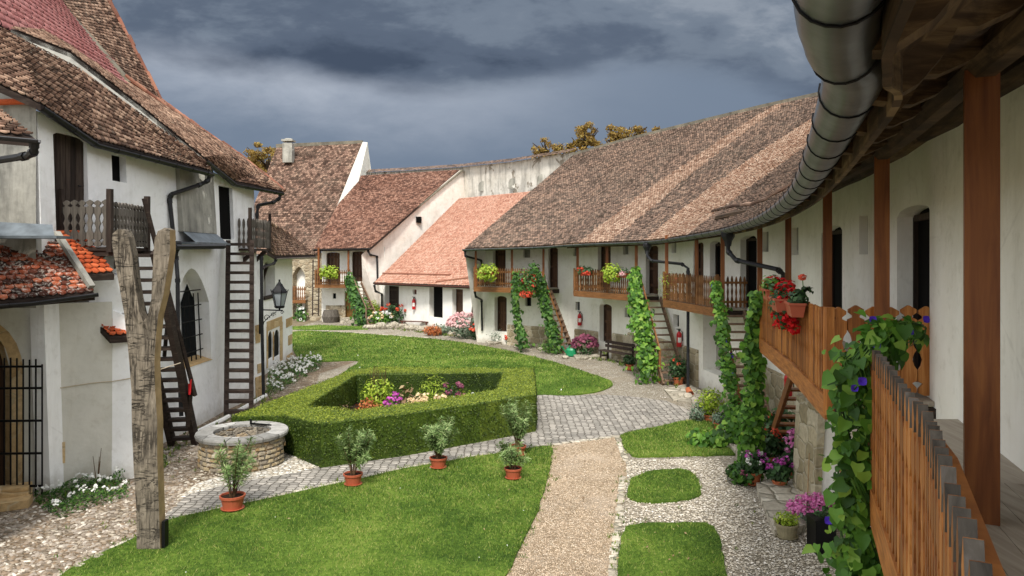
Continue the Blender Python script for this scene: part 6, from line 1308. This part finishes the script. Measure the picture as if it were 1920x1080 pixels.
o = thing('geranium_stem', 'single crimson geranium head on a tall stem above the nearest flower box', 'flower', (3.8, 9.8, -.62)); mb = MB(); mb.tube([(3.8, 9.8, -.62), (3.85, 9.8, -.42), (3.84, 9.8, -.3)], .006, 5); mb.build('stem', 'vine_leaf', o); petals((3.84, 9.8, -.28), .05, 60, 'coral_petal', o, .025); bush((3.9, 9.8, -.45), (.08, .08, .05), 26, 'dark_leaf', o, .06, 'heart')
railbox('box with a trailing lime green plant on the middle stair balcony', P(1262, 535, 27.0) + V(-.2, -.3, 0), (-.6, .8, 0), .5, 'bright_leaf', None, 700, .05, trail=.7, leafr=.45)
railbox('small bare terracotta box beside the trailing lime green plant', P(1283, 531, 25.6) + V(-.1, -.1, 0), (-.35, 1, 0), .55, 'dark_leaf', None, 30, .05, trail=0, leafr=.1)
railbox('box with coral red flowers at the left end of the fourth balcony', P(1098, 516, 33.3) + V(0, -.2, 0), (-.5, .87, 0), .8, 'dark_leaf', 'coral_petal', 200, .09, trail=.1, fr=.12, nf=8, leafr=.3)
railbox('box with lime green leaves in the middle of the fourth balcony', P(1148, 519, 31.4) + V(0, -.2, 0), (-.5, .87, 0), .8, 'bright_leaf', None, 420, .10, trail=.3, leafr=.45)
railbox('box with pale pink flowers at the right end of the fourth balcony', P(1166, 520, 30.9) + V(0, -.2, 0), (-.5, .87, 0), .7, 'dark_leaf', 'palepink_petal', 120, .08, trail=.1, fr=.1, nf=6, leafr=.25)
railbox('box with a bright lime green bush on the farthest range balcony', P(914, 515, 37.4) + V(0, -.2, 0), (-.83, .55, 0), .8, 'bright_leaf', None, 520, .10, trail=.4, leafr=.5)
railbox('box with a large cascade of orange red begonias on the farthest range balcony', P(992, 528, 35.4) + V(0, -.2, 0), (-.83, .55, 0), .7, 'ivy_leaf', 'coral_petal', 420, .12, trail=.9, fr=.12, nf=24, leafr=.5)
railbox('box with a lime green plant on the balcony of the house with the ochre door', P(617, 514, 50.8), (1, 0, 0), 1.0, 'bright_leaf', None, 420, .14, trail=.4, leafr=.5)
# ================================================================ things along the range
PG = 'potted flowers along the foot of the range'
T = 'terracotta'
def pl(kind, label, px, py, r, h, leaf, flower=None, nf=8, fr=.06, fs=.035, n=350, size=.08, pot=None, shape='leaf', z=0, fn=14): return plant(kind, label, Gp(px, py) + V(0, 0, z), r, h, leaf, flower, nf, fr, fs, n, size, shape, pot, None, 'plant' if not pot else 'potted plant', fn)
# near group of pots beside the buttress
pl('potted_geranium', 'terracotta pot of white and crimson flowers leftmost in the pot group under the second balcony', 1412, 908, .27, .45, 'dark_leaf', ['white_petal', 'magenta_petal'], 8, .05, .035, 380, .09, (.17, .26, T), 'heart')
pl('potted_geranium', 'terracotta pot of pink impatiens in the middle of the pot group under the second balcony', 1462, 918, .26, .45, 'dark_leaf', 'magenta_petal', 9, .07, .04, 380, .09, (.15, .2, T), 'heart')
pl('potted_geranium', 'terracotta pot with tall pink geraniums against the buttress', 1494, 905, .27, .85, 'dark_leaf', 'pink_petal', 12, .06, .04, 420, .09, (.17, .24, T), 'heart')
pl('potted_geranium', 'coral red geranium pot behind the pot group under the second balcony', 1442, 880, .25, .62, 'dark_leaf', 'coral_petal', 6, .07, .04, 320, .09, (.15, .3, T), 'heart')
pl('dark_shrub', 'dark leafy shrub behind the pink geraniums below the stair', 1470, 850, .42, 1.0, 'dark_leaf', None, n=650, size=.12, shape='heart')
pl('ground_ivy', 'low ivy patch with crimson flowers at the left of the pot group', 1392, 905, .34, .38, 'ivy_leaf', 'purple_flower', 4, .05, .04, 420, .09, shape='heart')
pl('potted_plant', 'orange flowering pot on the lowest stair step behind the pot group', 1440, 835, .2, .3, 'dark_leaf', 'coral_petal', 5, .05, .04, 160, .08, (.14, .2, T), z=.3)
o = pl('pink_sedum', 'large spreading pink sedum beside the near stone slab', 1520, 985, .40, .5, 'grey_leaf', 'pink_petal', 46, .085, .035, 420, .08, fn=26)
pl('potted_conifer', 'pale ribbed pot with a yellow green plant in front of the pink sedum', 1475, 1008, .22, .2, 'bright_leaf', None, n=420, size=.05, pot=(.19, .25, 'clay_pot'))
bx = thing('black_planter', 'tall narrow black planter beside the pink sedum', 'planter', Gp(1536, 1030)); mb = MB(); q = Gp(1532, 1040); mb.box(q.x - .02, q.x + .3, q.y, q.y + .35, GZ, GZ + .5); mb.box(q.x - .03, q.x + .31, q.y - .01, q.y + .36, GZ + .5, GZ + .53); mb.build('box', 'black_iron', bx); bush((q.x + .15, q.y + .18, GZ + .6), (.16, .16, .12), 60, 'dark_leaf', bx, .09)
st = thing('garden_stake', 'thin bamboo stake beside the pink sedum', 'stake', Gp(1512, 985)); mb = MB(); q = Vector(st.location); mb.tube([q, q + V(.05, 0, 1.25)], .011, 6); mb.build('cane', 'fresh_cut_wood', st)
def slab(label, poly, h, mat='slab_stone', name='stone_slab', border=True):
    mb = MB(); pts = gp(*poly); o = mb; mb.prism([V(p.x, p.y, GZ - .05) for p in pts], (0, 0, h + .05)); ob = mb.build(name, mat, None, pts[0]); tag(ob, label, 'stone slab'); return ob
slab('stone paved landing at the foot of the nearest stair by the pink sedum', ((1452, 985 + 22), (1420, 928), (1418, 916), (1530, 905), (1580, 985), (1500, 1000)), .12)
slab('small stone step below the sparse climber stair', ((1392, 868), (1362, 835), (1400, 825), (1450, 860)), .12)
slab('mossy stone gutter slab below the middle downpipe', ((1262, 752), (1245, 732), (1290, 722), (1330, 745), (1320, 762)), .06)
slab('flat stone doorstep below the dark lower door near the bench', ((1080, 676), (1072, 664), (1150, 655), (1165, 668)), .10)
slab('flat stone doorstep before the farthest lower door of the range', ((915, 648), (905, 636), (955, 632), (962, 643)), .12)
slab('stone step below the ochre door', ((638, 607), (642, 600), (682, 600), (684, 607)), .3)
slab('stone steps below the open dark doorway of the orange roof house', ((802, 612), (804, 603), (834, 603), (836, 612)), .55)
pl('yellow_shrub', 'rounded yellow green variegated shrub in a pot at the edge of the side lawn', 1332, 790, .4, .75, 'bright_leaf', None, n=900, size=.09, pot=(.2, .2, T))
pl('lavender_bush', 'grey green lavender bush left of the yellow variegated shrub', 1308, 790, .26, .5, 'grey_leaf', None, n=420, size=.08)
pl('lavender_bush', 'grey green lavender bush in a terracotta pot below the yellow variegated shrub', 1350, 806, .24, .28, 'grey_leaf', 'palepink_petal', 3, .04, .03, 320, .08, (.17, .2, T))
# middle stair pots
pl('potted_plant', 'dark leafy pot between the middle downpipe and the tall stair', 1272, 722, .42, .75, 'dark_leaf', 'coral_petal', 2, .06, .05, 500, .14, (.19, .3, T))
pl('potted_fern', 'feathery fern hanging beside the tall middle stair', 1243, 640, .4, .5, 'ivy_leaf', None, n=650, size=.12, z=.55 + .6, shape='lance')
pl('potted_geranium', 'white pot of dark red flowers on the middle stair', 1259, 700, .22, .35, 'dark_leaf', 'red_petal', 7, .07, .05, 160, .1, (.15, .26, 'white_paint'), z=.55)
pl('potted_plant', 'small blue green potted plant left of the white pot on the middle stair', 1243, 690, .22, .35, 'grey_leaf', None, n=240, size=.1, pot=(.14, .2, T), z=.85)
pl('potted_plant', 'small terracotta pot with drooping leaves beside the bench', 1181, 694, .3, .4, 'dark_leaf', None, n=260, size=.13, pot=(.16, .24, T))
pl('potted_plant', 'dark plant spilling over the right end of the bench', 1188, 672, .34, .6, 'dark_leaf', None, n=340, size=.14, pot=(.17, .3, 'clay_pot'))
# far end
pl('potted_geranium', 'purple red coleus clump beside the green watering can', 1096, 668, .55, .9, 'dark_leaf', 'purple_flower', 42, .12, .09, 300, .14)
pl('potted_geranium', 'white bucket of red flowers left of the dark lower door', 1123, 655, .3, .6, 'dark_leaf', 'coral_petal', 6, .08, .06, 260, .14, (.16, .28, 'white_paint'))
pl('yellow_shrub', 'lime yellow clump at the left end of the bench', 1142, 668, .36, .35, 'bright_leaf', None, n=260, size=.12)
pl('green_tuft', 'fine green tuft at the foot of the farthest range stair', 1030, 662, .55, .6, 'vine_leaf', None, n=500, size=.16, shape='lance')
pl('dark_shrub', 'dark big leaved plant in a zinc bucket below the hanging climber strand', 990, 644, .5, 1.1, 'dark_leaf', None, n=420, size=.22, shape='heart', pot=(.2, .35, 'zinc_flashing'))
pl('grey_shrub', 'grey green feathery shrub before the farthest lower door', 938, 643, .7, .75, 'grey_leaf', None, n=650, size=.16, shape='lance')
pl('red_geranium', 'small red and pink geranium between the grey shrub and the hanging strand', 957, 645, .35, .5, 'dark_leaf', 'coral_petal', 10, .1, .07, 240, .13)
pl('red_geranium', 'clump with large red heads at the corner downpipe', 899, 637, .55, .8, 'dark_leaf', 'coral_petal', 10, .14, .1, 420, .16)
pl('pink_shrub', 'tall shrub of pale pink flowers at the right end of the orange roof house', 872, 634, .95, 1.35, 'grey_leaf', 'palepink_petal', 46, .16, .1, 800, .18)
pl('orange_shrub', 'rusty orange low shrub before the orange roof house', 812, 629, .6, .6, 'orange_leaf', None, n=520, size=.14)
pl('green_clump', 'blue green clump right of the rusty orange shrub', 830, 627, .6, .55, 'grey_leaf', None, n=420, size=.15)
pl('rose_bush', 'dark bush with red roses before the first door of the orange roof house', 739, 610, .95, 1.4, 'dark_leaf', 'coral_petal', 12, .13, .09, 700, .2)
pl('white_flower_clump', 'clump of white and yellow flowers left of the rose bush', 715, 612, .8, .95, 'vine_leaf', ['white_petal', 'cream_petal'], 10, .1, .08, 560, .18)
pl('round_shrub', 'rounded olive shrub beside the stair of the balcony house', 696, 606, .65, 1.1, 'bright_leaf', None, n=600, size=.16, z=.5)
pl('red_geranium', 'red geraniums in a terracotta pot standing on the barrel', 617, 600, .5, .5, 'dark_leaf', 'red_petal', 14, .14, .1, 260, .18, (.28, .35, T), z=.85)
brl = thing('wooden_barrel', 'low wooden tub below the red geraniums by the balcony house', 'barrel', Gp(620, 604)); mb = MB(); mb.lathe([(.5, 0), (.62, .4), (.5, .85)], Gp(620, 604), 14); mb.build('body', 'grey_wood', brl)
# benches
def bench(label, c, d, L, mat='dark_wood', back=True, n_=3):
    c = Vector(c); d = Vector(d).normalized(); nr = V(d.y, -d.x, 0); nr = nr if nr.y < 0 else -nr; o = thing('garden_bench', label, 'bench', c)
    mb = MB(); [mb.obox(c - d * L / 2 + nr * (.02 + k * .14) + V(0, 0, .42), d * L, nr * .12, (0, 0, .04)) for k in range(n_)]; mb.build('seat', mat, o)
    if back: mb = MB(); [mb.obox(c - d * L / 2 - nr * .03 + V(0, 0, z), d * L, nr * .03, (0, 0, .13)) for z in (.56, .74)]; mb.build('backrest', mat, o)
    for s in (-.42, .42): mb = MB(); q = c + d * L * s; mb.beam(q + nr * .40 + V(0, 0, 0), q + nr * .36 + V(0, 0, .42), .08, .08); mb.beam(q - nr * .02, q - nr * .06 + V(0, 0, .88 if back else .42), .08, .06); mb.beam(q + nr * .38 + V(0, 0, .2), q + V(0, 0, .2), .05, .07); mb.build('leg', mat, o)
    return o
bench('dark wooden bench with a backrest against the stone plinth of the long range', Gp(1163, 680) + V(0, .25, 0), (.55, -.9, 0), 2.0)
bench('low brown wooden bench against the orange roof house', Gp(781, 615), (1, -.3, 0), 2.0, 'copper_brown', False, 3)
# extinguishers
def extinguisher(label, c, s=1.0):
    c = Vector(c); o = thing('fire_extinguisher', label, 'fire extinguisher', c, 'red fire extinguishers on the walls'); mb = MB(); mb.lathe([(.005, 0), (.085 * s, .0), (.09 * s, .03 * s), (.09 * s, .42 * s), (.06 * s, .49 * s), (.03 * s, .52 * s)], c, 14); mb.build('tank', 'red_paint', o, smooth=False)
    mb = MB(); mb.lathe([(.03 * s, .52 * s), (.03 * s, .58 * s)], c, 8); mb.beam(c + V(-.09 * s, 0, .6 * s), c + V(.06 * s, 0, .6 * s), .03, .03); mb.tube([c + V(.03, -.02, .57 * s), c + V(.11 * s, -.03, .5 * s), c + V(.11 * s, -.04, .2 * s)], .012, 6); mb.build('valve', 'black_iron', o)
    mb = MB(); n = 8; pts = [c + V(math.sin(-.7 + 1.4 * i / n) * .092 * s, -math.cos(-.7 + 1.4 * i / n) * .092 * s, .15 * s) for i in range(n + 1)]
    for a, b_ in zip(pts[:-1], pts[1:]): mb.quad(a, b_, b_ + V(0, 0, .17 * s), a + V(0, 0, .17 * s))
    mb.build('label_sticker', 'white_paint', o); return o
def onwall(px, py, d=.12): s_, Y = raypoly(px, W2); z = -(py - HY) / F * Y; return wr.f(s_, z, d)
extinguisher('fire extinguisher on the orange roof house wall between the doors', P(776, 580, 48.4), 1.35)
extinguisher('fire extinguisher on the wall left of the dark lower door of the long range', onwall(1090, 610), 1.1)
extinguisher('fire extinguisher by the middle downpipe of the long range', onwall(1280, 650, .14), 1.1)
extinguisher('nearest fire extinguisher behind the open dark red stair', P(1478, 742, 16.9), 1.0)
# watering can
q = Gp(1071, 668); wcn = thing('watering_can', 'green plastic watering can at the foot of the far stair', 'watering can', q); mb = MB(); mb.lathe([(.2, 0), (.24, .05), (.25, .3), (.2, .38)], q, 14); mb.build('body', 'green_plastic', wcn)
mb = MB(); mb.tube([q + V(-.2, -.1, .12), q + V(-.42, -.2, .45)], [.04, .025], 7); mb.lathe([(.07, 0), (.03, -.08)], q + V(-.43, -.2, .5), 8); mb.build('spout', 'green_plastic', wcn); mb = MB(); mb.tube([q + V(.2, .05, .3), q + V(.36, .08, .42), q + V(.2, .05, .55), q + V(-.05, 0, .5), q + V(-.15, 0, .36)], .022, 7); mb.build('handle', 'green_plastic', wcn)
# broom leaning
q = P(889, 600, 43.4); br_ = thing('besom_broom', 'twig broom leaning on the corner of the orange roof house', 'broom', Gp(888, 612)); mb = MB(); mb.tube([P(883, 545, 43.4), P(886, 580, 43.1)], .02, 5); mb.build('handle', 'twig', br_); mb = MB(); [mb.tube([P(885, 575, 43.1), P(886 + rnd.uniform(-3.5, 4), 608, 42.8)], .012, 4) for i in range(26)]; mb.build('bristles', 'brown_door', br_)
# rockery stones along the orange roof house and along the range foot
mbs = []
def boulder(label, c, r, grp, mat='slab_stone'):
    bm = bmesh.new(); bmesh.ops.create_icosphere(bm, subdivisions=2, radius=1); sx_, sy_, sz_ = r * rnd.uniform(.9, 1.3), r * rnd.uniform(.6, .9), r * rnd.uniform(.45, .7)
    for v in bm.verts: k = 1 + rnd.uniform(-.12, .12); v.co = Vector((v.co.x * sx_ * k, v.co.y * sy_ * k, v.co.z * sz_ * k + sz_ * .6))
    me = bpy.data.meshes.new('boulder'); bm.to_mesh(me); bm.free(); me.materials.append(M[mat]); o = bpy.data.objects.new('boulder', me); col.objects.link(o); o.location = c; tag(o, label, 'stone', grp)
k = 0
for i in range(26):
    px = 690 + i * 8.6 + rnd.uniform(-3, 3); py = 613 + (px - 690) * .085 + rnd.uniform(-4, 4); boulder('rough grey stone in the rockery row before the orange roof house', Gp(px, py), rnd.uniform(.22, .42), 'rockery stones before the orange roof house')
for px, py in ((1000, 650), (1014, 656), (968, 652), (975, 655), (1060, 672), (1290, 748), (1302, 752), (1278, 745)): boulder('small grey stone at the foot of the long range', Gp(px, py), rnd.uniform(.12, .2), 'small stones at the foot of the range')
# fallen chimney pot by downpipe, bowl and stone by far stair
q = Gp(1290, 742); tp = thing('broken_terracotta_pipe', 'piece of terracotta pipe under the middle downpipe outlet', 'pipe', q); mb = MB(); mb.tube([q + V(0, 0, .22), q + V(.02, -.25, .1)], [.09, .12], 10, False); mb.build('pipe', T, tp)
# loose paving slab leaning by far door; small white grille door
q = Gp(949, 632); ls = thing('leaning_board', 'pale stone board leaning beside the farthest lower door', 'board', q); mb = MB(); mb.prism([q, q + V(.45, 0, 0), q + V(.62, .25, .95), q + V(.25, .25, 1.0)], (0, .06, 0)); mb.build('board', 'sandstone', ls)
rp_ = thing('red_cloth', 'small red cloth hanging on the church stair rail', 'cloth', P(356, 724, 17.4)); mb = MB(); mb.obox(P(353, 740, 17.5), (.05, 0, 0), (0, .03, 0), (0, .0, .26)); mb.obox(P(355, 737, 17.45), (.03, 0, 0), (0, .03, 0), (.02, .0, .32)); mb.build('cloth', 'red_paint', rp_)
# white daisies scattered in the far lawn and fallen leaves in the near lawn
def scatter(name, poly, n, size, mat, z, kind='stuff'):
    xs = [p.x for p in poly]; ys = [p.y for p in poly]; x = rng.uniform(min(xs), max(xs), n); y = rng.uniform(min(ys), max(ys), n); m = pipoly(x, y, poly); x, y = x[m], y[m]
    o = foliage(name, np.stack([x, y, np.full(len(x), z)], 1), rng.uniform(size * .6, size * 1.2, len(x)), rng.normal(size=(len(x), 3)) * .3 + [0, -.4, 1], mat, 'leaf'); o['kind'] = 'stuff'
scatter('fallen_leaves', LAWNS['near_lawn'][0], 40, .05, 'brown_leaf', GZ + .08); scatter('fallen_leaves', LAWNS['corner_lawn'][0], 60, .05, 'brown_leaf', GZ + .08); scatter('daisies', LAWNS['far_lawn'][0], 60, .07, 'white_petal', GZ + .1)

# tufts and weeds along the edges of lawns, walls and paving
def weeds(lines, dens, name='weeds', mat='grass_blade', h=.07, spread=.07):
    ps = []; dr = []
    for L in lines:
        for a, b_ in zip(L[:-1], L[1:]):
            n = int((b_ - a).length * dens)
            for i in range(n):
                c = a.lerp(b_, rnd.random()) + V(rnd.gauss(0, spread), rnd.gauss(0, spread), 0); k = rnd.randint(4, 10)
                for j in range(k): ps.append((c.x + rnd.gauss(0, .02), c.y + rnd.gauss(0, .02), GZ)); dr.append((rnd.gauss(0, .35), rnd.gauss(0, .35), 1))
    ps = np.array(ps); nr = rng.normal(size=ps.shape); nr[:, 2] *= .2; v, f = leaves(ps, rng.uniform(h * .5, h * 1.5, len(ps)), nr, 'lance', np.array(dr)); v[:, 0] += 0
    o = npmesh(name, v, f, mat); o['kind'] = 'stuff'
weeds([gp((310, 978), (440, 948), (560, 922), (660, 900), (760, 878), (870, 859), (960, 846), (1035, 836)), gp((1033, 838), (1032, 870), (1020, 925), (988, 1000), (945, 1090)), gp((112, 1082), (190, 1040), (255, 1008), (310, 978)), gp((1168, 893), (1160, 985), (1148, 1090)), gp((1165, 826), (1186, 855), (1290, 856), (1400, 848))], 9)
weeds([gp((60, 945), (240, 915), (330, 850), (370, 815), (430, 785), (500, 745), (548, 690)), gp((1310, 742), (1240, 715), (1160, 682), (1050, 662), (950, 642), (890, 636), (740, 618))], 7, h=.13, spread=.15)
weeds([gp((1180, 862), (1240, 960), (1180, 985), (1360, 960), (1400, 1000), (1500, 1060)), gp((330, 860), (300, 930), (200, 985), (80, 1040), (250, 960))], 2.2, h=.06, spread=.35)
scatter('daisies', LAWNS['near_lawn'][0], 26, .035, 'white_petal', GZ + .09)
scatter('fallen_leaves', gp((1176, 862), (1345, 860), (1560, 1000), (1640, 1290), (900, 1200), (1040, 836)), 60, .05, 'brown_leaf', GZ + .03)
